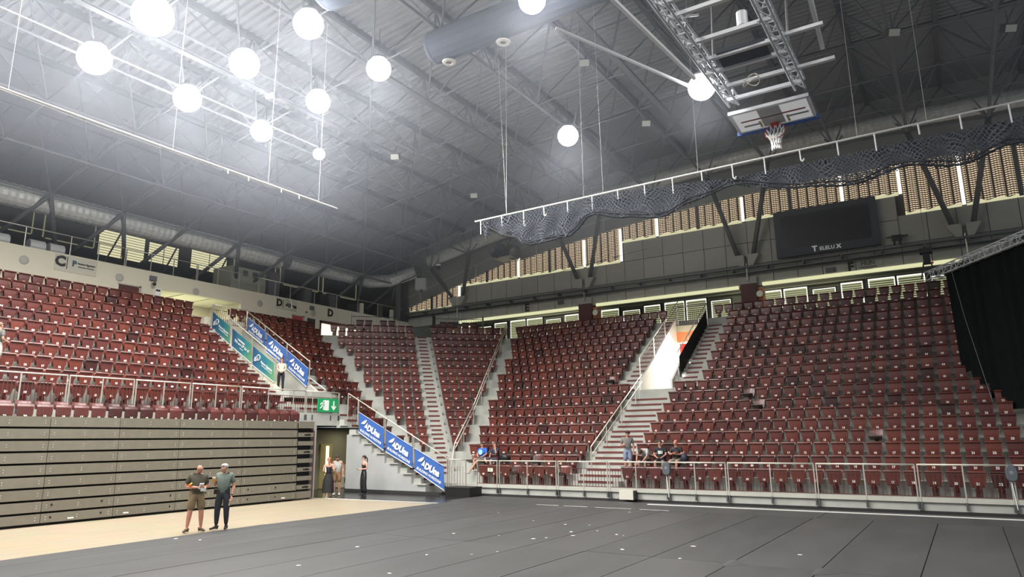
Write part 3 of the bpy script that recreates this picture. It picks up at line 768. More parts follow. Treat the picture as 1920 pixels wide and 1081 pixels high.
G = [[(-11.37+.01*math.sin(i*2), 33.0+4.95*i/12, 6.15+3.05*i/12-.95*j/4) for i in range(13)] for j in range(5)]
MB().slab(G, (-.015, 0, 0)).build('fabric', mat('black_fabric', (.012, .013, .016), .8), o)
rail_run('landing_railing', 'brown barred railing on the landing above the bright doorway', 'railing', ((-13.2, 38.45), (-11.45, 38.45)), [.02, 1.72], 9.6, 8.5, foot=.1)
o = thing('red_curtain', 'narrow red curtain hanging inside the bright doorway', 'curtain', (-13.0, 38.6, 5))
G = [[(-13.02+.36*i/10, 38.0+.03*math.sin(i*1.9), 7.42-2.2*j/4) for i in range(11)] for j in range(5)]
MB().slab(G, (0, .01, 0)).build('cloth', mat('red_cloth', (.45, .03, .02), .8), o)
for k in range(4):
    o = thing('step_light', ['lowest and largest', 'second lowest', 'third', 'highest and smallest'][k]+' glaring white lamp under the black banner', 'lamp', (-11.34, 32.75+.55*k, 4.75+.36*k), 'step lamps under the black banner')
    MB().ell((-11.32, 32.75+.55*k, 4.85+.36*k), (.03, .09-.015*k, .09-.015*k), 10, 6).build('lens', glow('lamp_white', (1, .97, .9), 8), o)
    MB().box(-11.42, -11.35, 32.7+.55*k, 32.8+.55*k, 4.8+.36*k, 4.9+.36*k).build('mount', M_STEEL, o)
# double handrail between corner block and block E
o = thing('stair_railing', 'long double steel handrail climbing between the corner block and block E', 'railing', (-19.3, 26.3, .9))
def VP_(n, off=0.):
    (ax, ay), (bx, by) = corner_pts(n); return Vector((bx+.12+off, by+.05, T(min(n, 17))))
A_, B_ = VP_(1.2), VP_(17)
for dz, rr in ((1.0, .026), (.72, .022)):
    MB().path([tuple(VP_(k)+Vector((0, 0, dz))) for k in (1.6, 6, 17)], rr, 7).build('hand_rail', M_RAILW, o, smooth=True)
for k in (1.6, 3.6, 6, 8.2, 10.4, 12.6, 14.8, 17):
    p = VP_(k); z = T(int(k)) if k < 6 else .45+.43*6+.525*(k-6)
    MB().bar((p.x, p.y, p.z), (p.x, p.y, p.z+1.0), .035, .035).build('post', M_STEEL, o)
MB().path([tuple(VP_(1.6)+Vector((0, 0, 1.0))), tuple(VP_(1.2)+Vector((0, -.15, .0)))], .024, 7).build('hand_rail', M_RAILW, o, smooth=True)

# camera platforms at the top of the corner
def platform(t0, t1, lab, gates):
    o = thing('camera_platform', lab, 'platform', (0, 0, 0)); ang = PI/4; d0 = edge('C', 17)+.75
    o.location = MB(ang).P(((t0+t1)/2, d0, T(17)))
    MB(ang).box(t0, t1, d0, d0+1.4, T(17), T(17)+.42).build('deck', M_CONC, o)
    b = MB(ang)
    for u in np.arange(t0, t1+.01, .16): b.tube((u, d0, T(17)+.42), (u, d0, T(17)+1.35), .012, 4)
    b.tube((t0, d0, T(17)+1.38), (t1, d0, T(17)+1.38), .022, 5); b.build('front_rail', M_TUBED, o, kind='stuff')
    for u, w in gates:
        MB(ang).add([(u, d0, T(17)+.3), (u, d0+.04, T(17)+.3), (u+w, d0+1.2, T(17)+.3), (u+w, d0+1.2, T(17)+1.9), (u, d0, T(17)+1.5), (u, d0+.04, T(17)+1.5)], [(0, 1, 2), (3, 4, 5), (0, 2, 3, 4), (1, 5, 3, 2), (0, 4, 5, 1)]).build('side_screen', M_BLACK, o)
    for k_, u in enumerate([t0+.55, t0+1.1, t0+2.05, t0+2.6]):
        P = MB(ang).P((u, d0+.2, T(17)+.42)); s_ = thing('stadium_seat', {0: 'first', 1: 'second', 2: 'third', 3: 'last'}[k_]+' maroon seat from the banners side on '+lab, 'seat', P, 'seats on '+lab, ang)
        for nm, me in seat_template('up', 2)[0]: c = bpy.data.objects.new(nm, me); COL.objects.link(c); c.parent = s_
platform(-.5, 2.65, 'the railed platform by the lit doors', [(-.5, 0.01)])
platform(4.95, 8.2, 'the platform with black screens', [(4.95, -.1), (8.2, .1)])

# ------------------------------------------------------------------ end wall (block E / F)
def zb(x): return 17.2-.0035*(x+3)**2
wl = struct('wall_end')
M_EW = [M_EWALL, mat('grey_wall_panel_b', (.36, .36, .315), .75, noise=.05, nscale=2), mat('grey_wall_panel_c', (.395, .395, .35), .75, noise=.05, nscale=3)]
bays = [(-34.85, 11.75), (-29.98, 13.2), (-24.85, 13.2), (-19.75, 13.2), (-17.15, 14.45), (-14.69, 14.45), (-9.45, 14.5), (-4.15, 14.5), (-1.4, 13.4), (1.27, 13.4), (6.4, 13.4)]
def sill(x):
    r = bays[0][1]
    for bx, z in bays:
        if x >= bx-.01: r = z
    return r
def wtop(x): return 12.15+(x+34.7)*.255 if x < -24.85 else zb(x)-1.02-.12*max(0, (-x-14)/10)
xs = [-34.85+1.276*i for i in range(0, 33)]
for i in range(len(xs)-1):
    x0, x1 = xs[i], xs[i+1]; s_ = sill((x0+x1)/2)
    hs = [10.62, 11.9, 13.2]
    if s_ > 14: hs.append(s_)
    elif s_ < 13: hs = [10.62, 11.75]
    else: hs[-1] = s_
    for z0, z1 in zip(hs[:-1], hs[1:]):
        b = MB(); dd = .012*rj.random(); b.box(x0+.016, x1-.016, 40.0+dd, 40.12, z0+.016, z1-.016); b.build('wall_panel', M_EW[rj.randrange(3)], wl)
MB().box(-36, 6.3, 40.11, 40.16, 10.6, 19.8).build('backing', mat('joint_dark', (.03, .03, .03), .9), wl)
# region above windows up to the deck
b = MB()
for i in range(len(xs)-1):
    x0, x1 = xs[i], xs[i+1]
    b.add([(x0, 40, wtop(x0)), (x1, 40, wtop(x1)), (x1, 40, zb(x1)+2.9), (x0, 40, zb(x0)+2.9)], [(0, 1, 2, 3)])
b.build('upper_wall', mat('upper_wall_grey', (.27, .28, .27), .75, noise=.05, nscale=1), wl)
MB().box(-41, -34.87, 40.0, 40.15, 10.9, 19).build('gallery_end_wall', mat('gallery_end_grey', (.15, .155, .15), .8), wl)
MB().box(-34.55, -34.3, 38.2, 38.45, 11.0, 13.6).build('corner_column', mat('column_grey', (.12, .125, .13), .5), wl)
b = MB()
for i in range(len(xs)-1):
    x0, x1 = xs[i], xs[i+1]; b.bar((x0, 39.97, wtop(x0)+.02), (x1, 39.97, wtop(x1)+.02), .05, .05)
b.build('window_head_strip', mat('pale_edge', (.62, .62, .52), .5), wl)
b = MB()
for i in range(0, len(xs)-1):
    x0, x1 = xs[i], xs[i+1]; b.tube((x0, 39.9, wtop(x0)+.85), (x1, 39.9, wtop(x1)+.85), .025, 5)
    if i % 4 == 1: b.tube((x0, 39.9, wtop(x0)+.85), (x0, 39.9, wtop(x0)+.05), .03, 5)
b.build('conduit', mat('pale_conduit', (.55, .55, .48), .5), wl)
# perforated curtains
def curtain_mat():
    m = bpy.data.materials.new('perforated_curtain'); m.use_nodes = True; nt = m.node_tree; b = nt.nodes['Principled BSDF']
    b.inputs['Base Color'].default_value = (.13, .105, .075, 1); b.inputs['Roughness'].default_value = .8
    tc = nt.nodes.new('ShaderNodeTexCoord'); sx = nt.nodes.new('ShaderNodeSeparateXYZ'); nt.links.new(tc.outputs['Object'], sx.inputs[0])
    def fr(out, k, lim):
        a = nt.nodes.new('ShaderNodeMath'); a.operation = 'MULTIPLY'; a.inputs[1].default_value = k; nt.links.new(out, a.inputs[0])
        f_ = nt.nodes.new('ShaderNodeMath'); f_.operation = 'FRACT'; nt.links.new(a.outputs[0], f_.inputs[0])
        c = nt.nodes.new('ShaderNodeMath'); c.operation = 'LESS_THAN'; c.inputs[1].default_value = lim; nt.links.new(f_.outputs[0], c.inputs[0]); return c.outputs[0]
    mu = nt.nodes.new('ShaderNodeMath'); mu.operation = 'MULTIPLY'; nt.links.new(fr(sx.outputs['X'], 2.05, .80), mu.inputs[0]); nt.links.new(fr(sx.outputs['Z'], 9.0, .46), mu.inputs[1])
    mv = nt.nodes.new('ShaderNodeMath'); mv.operation = 'MULTIPLY'; nt.links.new(mu.outputs[0], mv.inputs[0]); nt.links.new(fr(sx.outputs['X'], 8.2, .80), mv.inputs[1])
    iv = nt.nodes.new('ShaderNodeMath'); iv.operation = 'SUBTRACT'; iv.inputs[0].default_value = 1; nt.links.new(mv.outputs[0], iv.inputs[1]); nt.links.new(iv.outputs[0], b.inputs['Alpha'])
    return m
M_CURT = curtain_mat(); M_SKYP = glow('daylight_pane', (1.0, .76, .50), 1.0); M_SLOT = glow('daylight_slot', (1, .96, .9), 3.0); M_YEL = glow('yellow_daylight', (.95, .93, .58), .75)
edges_ = [b_[0] for b_ in bays]
for k in range(len(bays)-1):
    x0, x1 = edges_[k]+.10, edges_[k+1]-.10; s_ = bays[k][1]
    if x1 > 6: x1 = 5.8
    wn = struct(f'window_{k+1}', ((x0+x1)/2, 40, s_))
    nx = 24; b = MB()
    top = [(x0+(x1-x0)*i/nx) for i in range(nx+1)]
    vs = [(x, 40.0-.004, s_+.0) for x in top]+[(x, 40.0-.004, wtop(x)) for x in top]
    b.add(vs, [(i, i+1, nx+1+i+1, nx+1+i) for i in range(nx)]); b.build('pane', M_SKYP, wn)
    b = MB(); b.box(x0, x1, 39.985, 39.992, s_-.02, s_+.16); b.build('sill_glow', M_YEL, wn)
    # pleated curtain
    N = max(24, int((x1-x0)/.07)); vs = []
    for j in range(2):
        for i in range(N+1):
            x = x0+(x1-x0)*i/N; yy = 39.86+.05*math.sin(x*2*PI/.42+.6*math.sin(x*1.3)); zz = (s_+.10+.045*math.sin(x*2*PI/.84)) if j == 0 else wtop(x)-.03
            vs.append((x, yy, zz))
    b = MB(); b.add(vs, [(i, i+1, N+1+i+1, N+1+i) for i in range(N)]); b.build('perforated_curtain', M_CURT, wn, smooth=True)
    mx = (x0+x1)/2
    if x1-x0 > 4: MB().box(mx-.09, mx+.09, 39.78, 39.84, s_, wtop(mx)).build('mullion', M_TUBED, wn)
    MB().box(x1+.02, x1+.17, 39.97, 39.99, s_+.05, wtop(x1)-.05).build('bright_gap', M_SLOT, wn)
# cable trays along the wall
tr = thing('cable_tray', 'pair of long grey cable trays running across the end wall', 'cable tray', (-14, 39.7, 11.4))
b = MB(); b.box(-34.8, 5, 39.45, 39.75, 11.62, 11.68); b.build('upper_tray', M_TUBE, tr)
b = MB(); b.box(-34.8, 5, 39.60, 39.9, 11.30, 11.35); b.box(-34.8, 5, 39.60, 39.62, 11.28, 11.42); b.build('lower_tray', M_TUBED, tr)
for x in np.arange(-33, 5, 1.9): MB().box(x, x+.06, 39.45, 40.0, 11.45, 11.62).build('tray_bracket', M_TUBED, tr)
b = MB(); b.tube((-34.8, 39.5, 11.72), (5, 39.5, 11.72), .02, 5); b.tube((-22.5, 38.9, 12.72), (-15, 38.9, 13.5), .018, 4); b.build('cable', M_TUBE, tr)
# lower edge cove lights
M_COVE = glow('cove_light', (.86, .86, .52), .92)
for i, (x0, x1, z0, lab) in enumerate(((-30.0, -20.35, 10.5, 'long pale yellow light strip under the end wall by block E'), (-19.05, -10.02, 10.55, 'long pale yellow light strip between the two maroon columns'), (-8.7, .8, 10.6, 'long pale yellow light strip under the letter F'))):
    o = thing('light_strip', lab, 'light', ((x0+x1)/2, 40, z0)); MB().box(x0, x1, 39.93, 40.05, z0, z0+.18).build('diffuser', M_COVE, o); MB().box(x0, x1, 40.05, 40.15, z0-.02, z0+.2).build('housing', M_STEEL, o)
# maroon columns and clocks
M_MAR = mat('maroon_paint', (.085, .022, .022), .6)
for (x0, x1), lab in (((-20.2, -19.3), 'maroon square column behind block E'), ((-9.87, -9.0), 'maroon square column between the doorway and block F')):
    o = thing('column', lab, 'column', ((x0+x1)/2, 40, 8.8))
    MB().box(x0, x1, 39.75, 40.6, 8.8, 10.75).build('shaft', M_MAR, o); MB().box(x0-.02, x1+.04, 39.72, 40.6, 10.75, 11.15).build('collar', M_EWALL, o)
    MB().box(x1, x1+.28, 40.0, 40.6, 8.8, 10.5).build('orange_side', M_ORANGE, o)
for X, lab in ((-18.95, 'round clock beside the maroon column of block E'), (-8.80, 'round clock beside the maroon column of block F')):
    o = thing('wall_clock', lab, 'clock', (X, 39.6, 10.0)); MB().lathe((X, 39.58, 10.08), [(0, -.01), (.17, -.01), (.2, .02), (.2, .08)], 18, 'Y').build('face', mat('clock_face', (.8, .8, .62), .5), o)
    MB().lathe((X, 39.6, 10.08), [(.2, -.035), (.225, -.02), (.225, .07)], 18, 'Y').build('rim', M_TUBED, o); MB().box(X-.04, X+.04, 39.62, 40.2, 10.25, 10.31).build('arm', M_STEEL, o)
# concourse behind: wall with blind-covered windows
wc = struct('wall_concourse')
MB().box(-40, 5, 43.6, 43.7, 8.8, 12.4).build('back_wall', M_GREENISH, wc)
MB().box(-36, 5, 40.16, 43.7, 11.9, 12.0).build('concourse_ceiling', M_GREENISH, wc)
MB().box(-36, 5, 43.4, 43.6, 11.0, 11.06).build('cornice', mat('pale_edge2', (.5, .52, .4), .6), wc)
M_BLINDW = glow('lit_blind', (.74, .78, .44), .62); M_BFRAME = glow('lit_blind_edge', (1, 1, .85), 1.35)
M_SLAT = mat('blind_slat', (.42, .44, .32), .6)
x = -33.9; k = 20; pat = [(1.35, 10.95), (1.35, 10.95), (1.25, 10.72), (1.15, 10.9)]
i = 0
while x < 3.5:
    wd, zt = pat[i % 4]
    if not any(a-.1 < x+wd/2 < c+.1 for a, c in ((-22.1, -21.0), (-10.9, -9.9))):
        wn = struct(f'window_{k}', (x+wd/2, 43.5, 9)); k += 1
        MB().box(x, x+wd, 43.56, 43.59, 8.95, zt).build('pane', M_BLINDW, wn)
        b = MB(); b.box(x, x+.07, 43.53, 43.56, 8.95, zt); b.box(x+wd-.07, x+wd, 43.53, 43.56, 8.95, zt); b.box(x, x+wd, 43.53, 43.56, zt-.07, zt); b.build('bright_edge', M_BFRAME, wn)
        b = MB()
        for z in np.arange(9.1, zt-.1, .125): b.box(x+.05, x+wd-.05, 43.47, 43.52, z, z+.06)
        b.build('blind_slats', M_SLAT, wn, kind='stuff')
        b = MB(); b.box(x-.06, x, 43.45, 43.6, 8.9, zt+.06); b.box(x+wd, x+wd+.06, 43.45, 43.6, 8.9, zt+.06); b.box(x-.06, x+wd+.06, 43.45, 43.6, zt, zt+.06); b.build('window_frame', M_TUBED, wn)
    x += wd+(.1 if i % 4 == 0 else .28); i += 1
lamp('AREA', (-24, 42, 11.7), 60, (1, .95, .75), 6, sy=1); lamp('AREA', (-8, 42, 11.7), 60, (1, .95, .75), 8, sy=1)
# signs
M_INKB = mat('black_ink', (.015, .015, .015), .6)
def wall_sign(label, x, z, s, size):
    o = thing('wall_sign', label, 'sign', (x, 39.98, z)); 
    return o
o = thing('wall_sign', 'black letter E on the grey end wall', 'sign', (-24.23, 39.97, 11.0)); MB().box(-24.5, -23.95, 39.975, 39.995, 10.7, 11.3).build('backing', M_EWALL, o); text('letter', 'E', .72, frame((-24.23, 39.965, 11.0), (1, 0, 0), (0, 0, 1)), M_INKB, o, bold=.03)
o = thing('wall_sign', 'black letter F and small sponsor mark on the end wall', 'sign', (-3.6, 39.97, 11.0)); MB().box(-4.4, -2.6, 39.975, 39.995, 10.7, 11.3).build('backing', M_EWALL, o)
text('letter', 'F', .66, frame((-4.12, 39.965, 11.0), (1, 0, 0), (0, 0, 1)), M_INKB, o, bold=.03); MB().box(-3.90, -3.87, 39.96, 39.975, 10.72, 11.28).build('bar', M_INKB, o)
MD = mat('faded_ink', (.09, .085, .07), .7)
text('lettering', 'HUN', .30, frame((-3.3, 39.965, 11.12), (1, 0, 0), (0, 0, 1)), MD, o, bold=.012); MB().box(-3.7, -2.9, 39.96, 39.975, 10.88, 10.93).build('underline', MD, o); MB().box(-3.5, -3.1, 39.96, 39.975, 10.78, 10.82).build('underline', MD, o)
o = thing('wall_speaker', 'small grey square wall speaker near the letter F', 'speaker', (-5.1, 39.95, 11)); MB().box(-5.35, -4.9, 39.85, 40.0, 10.85, 11.1).build('body', M_TUBED, o); MB().box(-5.3, -4.95, 39.84, 39.85, 10.88, 11.07).build('grille', M_TUBE, o)
o = thing('wall_speaker', 'small grey wall speaker near the letter E', 'speaker', (-21.6, 39.95, 11)); MB().box(-21.8, -21.4, 39.85, 40.0, 10.95, 11.2).build('body', M_TUBE, o); MB().box(-21.75, -21.45, 39.84, 39.85, 10.98, 11.17).build('grille', M_TUBED, o)
# scoreboard screen
o = thing('video_screen', 'large switched-off black video screen on the end wall', 'screen', (-5.1, 39.7, 11.95))
MB().box(-7.72, -2.58, 39.62, 39.95, 11.95, 14.58).build('cabinet', mat('screen_surround', (.045, .052, .065), .6), o)
MB().box(-7.38, -2.92, 39.60, 39.62, 12.38, 14.25).build('display', mat('screen_black', (.012, .012, .016), .35), o)
M_SL = mat('screen_letters', (.85, .86, .86), .5, emit=(.8, .8, .8), es=.12)  # letter white carries a faint glow of its own
text('lettering', 'T', .42, frame((-5.74, 39.60, 12.18), (1, 0, 0), (0, 0, 1)), M_SL, o, bold=.016)
text('lettering', 'ELELU', .27, frame((-5.12, 39.60, 12.15), (1, 0, 0), (0, 0, 1)), M_SL, o, bold=.006, spacing=1.05)
text('lettering', 'X', .30, frame((-4.55, 39.60, 12.15), (1, 0, 0), (0, 0, 1)), M_SL, o, bold=.014)
o = thing('camera_mount', 'black camera bracket on the wall right of the video screen', 'camera', (-1.9, 39.7, 12)); b = MB(); b.box(-2.3, -1.3, 39.6, 39.7, 12.2, 12.26); b.box(-2.05, -1.6, 39.55, 39.8, 12.05, 12.3); b.box(-2.0, -1.9, 39.6, 39.7, 11.8, 12.1); b.box(-1.75, -1.65, 39.6, 39.7, 11.8, 12.1); b.build('bracket', M_BLACK, o)
b.v = []; MB().lathe((-1.82, 39.5, 12.17), [(0, 0), (.07, 0), (.07, .1)], 10, 'Y').build('lens', M_BLACK, o)

# ------------------------------------------------------------------ left cream wall and gallery
wl = struct('wall_left')
b = MB(); XL = -34.85; th = .25
b.box(XL-th, XL, 4, 20.35, 8.0, 11.05); b.box(XL-th, XL, 20.35, 25.25, 10.21, 11.05); b.box(XL-th, XL, 25.25, 31.3, 8.0, 11.05); b.box(XL-th, XL, 31.3, 35.3, 10.02, 11.05); b.box(XL-th, XL, 35.3, 40.2, 8.0, 11.05); b.build('cream_wall', M_CREAM, wl)
b = MB()
for k in range(3): b.box(-38, -34.9, 20.4+1.65*k, 21.9+1.65*k, 10.28, 10.32)
b.build('concourse_ceiling_panel', mat('white_ceiling', (.8, .78, .62), .8), wl)
MB().box(-38.2, -35.1, 20, 25.6, 10.33, 10.4).build('concourse_ceiling', mat('cream_ceiling', (.62, .60, .42), .8), wl)
MB().box(-38.2, -38.1, 20, 25.6, 8, 10.4).build('concourse_back_wall', M_CREAM, wl); MB().box(-38.2, -35.1, 25.4, 25.5, 8, 10.4).build('concourse_side_wall', M_CREAM, wl)
MB().box(-38.2, -34.9, 20, 25.6, 8.4, 8.82).build('concourse_floor', M_CONC, wl)
lamp('AREA', (-36.3, 22.5, 10.2), 130, (1, .96, .72), 1.6)
MB().box(-41, -35.12, 4, 40.2, 10.85, 11.0).build('gallery_floor', M_DARKW, wl)
MB().box(-40.2, -40.0, 0, 41, 11, 17.5).build('gallery_back_wall', M_DARKW, wl)
for nm, lab, y0, y1, z1, m_ in (('wall_door', 'maroon door high in the cream wall above block C', 18.14, 19.15, 10.08, M_MAR), ('wall_door', 'pink-red door with white drawing near the letter D', 29.0, 29.82, 10.04, mat('pink_red', (.45, .06, .08), .6))):
    o = thing(nm, lab, 'door', (XL, (y0+y1)/2, 8.85)); MB().box(XL-.02, XL+.02, y0, y1, 8.85, z1).build('leaf', m_, o); b = MB(); b.box(XL, XL+.05, y1, y1+.12, 8.85, z1+.06); b.box(XL, XL+.05, y0-.05, y1+.12, z1, z1+.06); b.build('frame', mat('beige_frame', (.42, .39, .32), .6), o)
o = thing('electrical_grille', 'small dark grid panel right of the pink door', 'panel', (XL, 30.6, 9.2)); MB().box(XL, XL+.04, 30.2, 30.85, 9.2, 10.05).build('frame', M_TUBE, o); b = MB()
for i in range(5): b.box(XL+.04, XL+.05, 30.25+.12*i, 30.33+.12*i, 9.25, 10.0)
b.build('slats', M_BLACK, o)
# lit door panes
o = thing('lit_entrance', 'row of brightly lit glass doors in maroon frames below the letter D', 'doors', (XL, 33.2, 8.85))
M_DAY = glow('warm_daylight', (1, .93, .66), 1.5)
for y0, y1, z1 in ((31.4, 32.55, 9.88), (32.75, 33.95, 9.85), (34.15, 35.2, 9.82)): MB().box(XL-.2, XL-.15, y0, y1, 8.85, z1).build('pane', M_DAY, o)
b = MB(); b.box(XL-.1, XL+.04, 31.25, 35.35, 9.88, 10.04)
for y in (31.27, 32.6, 34.0, 35.22): b.box(XL-.1, XL+.04, y, y+.12, 8.85, 10.0)
b.build('frame', M_MAR, o)
DISC = None
for y, lab in ((13.84, 'round grey wall disc left of the letter C'), (18.13, 'round grey wall disc above the maroon door'), (22.32, 'round grey wall disc above the lit opening'), (26.53, 'round grey wall disc between the lit opening and letter D'), (30.67, 'faint round wall disc right of the small speaker')):
    o = thing('wall_disc', lab, 'disc', (XL, y, 10.4), 'round speakers on the cream wall'); MB().lathe((XL, y, 10.41), [(.185, 0), (.18, .03), (.15, .04), (0, .045)], 20, 'X').build('cover', mat('disc_grey', (.42, .41, .37), .6), o); MB().lathe((XL, y, 10.41), [(.19, 0), (.205, .02), (.185, .03)], 20, 'X').build('rim', mat('disc_rim', (.5, .49, .43), .5), o)
def lsign(label, y, z, parts):
    o = thing('wall_sign', label, 'sign', (XL, y, z)); return o
fx = lambda y, z: frame((XL+.03, y, z), (0, 1, 0), (0, 0, 1))
o = thing('wall_sign', 'white board with black letter C and small emblem on the cream wall', 'sign', (XL, 15.9, 10.3)); MB().box(XL, XL+.02, 15.1, 17.0, 10.22, 11.0).build('board', mat('pale_board', (.56, .54, .46), .7), o)
text('letter', 'C', .66, fx(15.33, 10.66), M_INKB, o, bold=.035); MB().box(XL+.02, XL+.03, 15.62, 15.65, 10.35, 10.95).build('bar', M_INKB, o); text('emblem', 'P', .36, fx(15.95, 10.66), mat('teal_ink', (.03, .1, .13), .6), o, bold=.02)
text('lettering', 'Pannon Egyetem', .12, fx(16.5, 10.70), M_INKB, o, bold=.006); text('lettering', 'University of Pannonia', .08, fx(16.5, 10.55), M_INKB, o, bold=.003)
o = thing('wall_sign', 'letter D with a small sail emblem and company lettering on the cream wall', 'sign', (XL, 28.4, 10.4)); MB().box(XL, XL+.02, 27.7, 29.3, 10.3, 10.98).build('board', mat('pale_board2', (.58, .55, .45), .7), o)
text('letter', 'D', .6, fx(27.95, 10.66), M_INKB, o, bold=.03); MB().box(XL+.02, XL+.03, 28.22, 28.25, 10.4, 10.9).build('bar', M_INKB, o); text('lettering', 'Duna', .3, fx(28.95, 10.6), M_INKB, o, bold=.018)
b = MB(); b.add([(XL+.03, 28.40, 10.55), (XL+.03, 28.62, 10.55), (XL+.03, 28.56, 10.78)], [(0, 1, 2)]); b.build('sail_emblem', M_INKB, o)
o = thing('wall_sign', 'single black letter D above the lit doors', 'sign', (XL, 32.13, 10.4)); MB().box(XL, XL+.01, 31.8, 32.45, 10.3, 10.95).build('backing', M_CREAM, o); text('letter', 'D', .66, fx(32.13, 10.62), M_INKB, o, bold=.035)
o = thing('notice', 'narrow white notice beside the lit opening', 'notice', (XL, 20.2, 9.6)); MB().box(XL, XL+.03, 20.02, 20.32, 9.55, 10.2).build('board', M_WHITE, o); MB().box(XL+.03, XL+.035, 20.05, 20.29, 10.05, 10.15).build('header', M_INKB, o); MB().box(XL+.03, XL+.035, 20.08, 20.26, 9.65, 9.75).build('lines', MD, o)
o = thing('security_camera', 'grey wall box with a dome camera above the seats of block C', 'camera', (XL, 19.82, 10.2)); MB().box(XL, XL+.12, 19.65, 20.0, 10.55, 10.8).build('box', M_TUBE, o); MB().tube((XL, 19.8, 10.4), (XL+.25, 19.8, 10.42), .02).build('arm', M_TUBE, o); MB().ell((XL+.28, 19.8, 10.34), (.09, .09, .1)).build('dome', M_BLACK, o)
o = thing('wall_speaker', 'small square speaker and black knob right of sign D', 'speaker', (XL, 30.5, 10.6)); MB().box(XL, XL+.12, 30.35, 30.65, 10.6, 10.85).build('body', M_TUBE, o); MB().lathe((XL, 30.1, 10.4), [(0, .04), (.06, .04), (.06, 0)], 10, 'X').build('knob', M_BLACK, o)
o = thing('swan_lamp', 'curved white lamp arm in front of sign D', 'lamp', (XL, 28.6, 10.3)); MB().path([(XL, 28.45, 11.02), (XL+.25, 28.5, 10.95), (XL+.4, 28.55, 10.75), (XL+.42, 28.58, 10.5)], .025).build('arm', M_WHITE, o); MB().ell((XL+.42, 28.58, 10.42), (.07, .07, .09)).build('shade', M_WHITE, o)
# gallery windows
XW = -39.98
def gwin(k, y0, y1, z0, z1, lit):
    wn = struct(f'window_{k}', (XW, (y0+y1)/2, z0))
    if lit: MB().box(XW, XW+.04, y0, y1, z0, z1).build('lit_blind', M_YGAL, wn); b = MB(); [b.box(XW+.05, XW+.07, y0, y1, z, z+.03) for z in np.arange(z0+.12, z1, .15)]; b.build('blind_slats', mat('slat_pale', (.6, .58, .4), .6), wn, kind='stuff'); MB().box(XW+.03, XW+.08, (y0+y1)/2-.02, (y0+y1)/2+.02, z0, z1).build('mullion', M_STEEL, wn)
    else: MB().box(XW, XW+.04, y0, y1, z0, z1).build('dark_blind', mat('closed_blind', (.085, .09, .085), .8), wn); MB().box(XW+.03, XW+.08, (y0+y1)/2-.02, (y0+y1)/2+.02, z0, z1).build('mullion', M_TUBE, wn)
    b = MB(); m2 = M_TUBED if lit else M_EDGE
    b.box(XW+.02, XW+.08, y0-.05, y0, z0, z1); b.box(XW+.02, XW+.08, y1, y1+.05, z0, z1); b.box(XW+.02, XW+.08, y0, y1, z0-.05, z0); b.box(XW+.02, XW+.08, y0, y1, z1, z1+.05); b.build('window_frame', m2, wn)  # closed blinds: daylight at the edges is put into a glowing frame
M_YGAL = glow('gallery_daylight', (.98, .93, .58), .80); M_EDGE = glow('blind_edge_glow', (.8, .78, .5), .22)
gwin(40, 12.4, 16.0, 13.05, 14.9, False); gwin(41, 16.6, 19.15, 13.0, 14.5, False); gwin(42, 19.4, 22.05, 12.7, 14.2, True); gwin(43, 22.3, 24.2, 12.9, 14.1, True); gwin(44, 25.05, 27.6, 13.05, 14.25, True); gwin(45, 28.2, 31.5, 13.3, 14.9, False); gwin(46, 32.0, 35.5, 13.3, 14.8, False); gwin(47, 36.0, 39.4, 13.3, 14.8, False)
gp = [12.4, 13.82, 15.77, 17.07, (18.37, 18.45), 19.75, 21.01, (22.37, 22.45), 23.71, 25.1, (26.46, 26.54), 27.7, 28.88, 30.85, 32.8, 34.8, 36.8, 38.8]
rail_run('gallery_railing', 'thin steel railing along the gallery above the cream wall', 'railing', ((-35.0, 10.0), (-35.0, 39.5)), [tuple(q-10 for q in p) if isinstance(p, tuple) else p-10 for p in gp], 12.0, 11.06, side_mat=M_STEEL, infill=False, foot=.05)
for y, lab in ((13.2, 'white round-backed air unit on the gallery at the picture edge'), (14.7, 'white round-backed air unit on the gallery beside the letter C'), (15.55, 'second white air unit on the gallery above the letter C')):
    o = thing('air_unit', lab, 'air conditioner', (-36, y, 11.0)); MB().tube((-36, y-.33, 11.42), (-36, y+.33, 11.42), .3, 12).build('casing', mat('white_metal', (.62, .64, .64), .4), o, smooth=False); MB().box(-36.2, -35.8, y-.25, y+.25, 11.0, 11.15).build('feet', M_TUBED, o)
o = thing('air_handler', 'tall pale air handling cabinet with two small vents on the gallery', 'cabinet', (-37, 26.9, 11.0)); MB().box(-38, -36.2, 25.4, 27.9, 11.0, 12.75).build('casing', mat('pale_green_metal', (.34, .35, .29), .5), o)
for y in (26.2, 26.9): MB().box(-36.2, -36.18, y, y+.35, 12.25, 12.6).build('vent', M_DARKW, o)
MB().box(-37.6, -36.1, 28.1, 28.9, 11.0, 12.9).build('side_duct', M_TUBE, o)
for y, w_, h_, lab in ((31.3, .8, 1.4, 'grey equipment cabinet on the gallery above the letter D'), (33.6, 1.0, 1.3, 'dark equipment rack on the gallery above the lit doors'), (36.2, .9, 1.0, 'grey equipment cabinet near the gallery corner'), (38.3, .7, 1.5, 'tall dark cabinet at the gallery end')):
    o = thing('equipment_cabinet', lab, 'cabinet', (-36.6, y, 11.0)); MB().box(-37, -36.2, y-w_/2, y+w_/2, 11.0, 11+h_).build('casing', M_TUBED, o); MB().box(-36.2, -36.17, y-w_/3, y+w_/3, 11.2, 10.9+h_).build('door', M_TUBE, o)
for y, wh in ((34.9, 'above the lit doors'), (38.0, 'near the room corner')): tag(MB().box(-34.95, -34.75, y, y+.22, 10.95, 11.75).build('pillar_stub', M_CREAM), 'short cream pillar stub on the cream wall '+wh, 'pillar', 'pillar stubs on the cream wall')

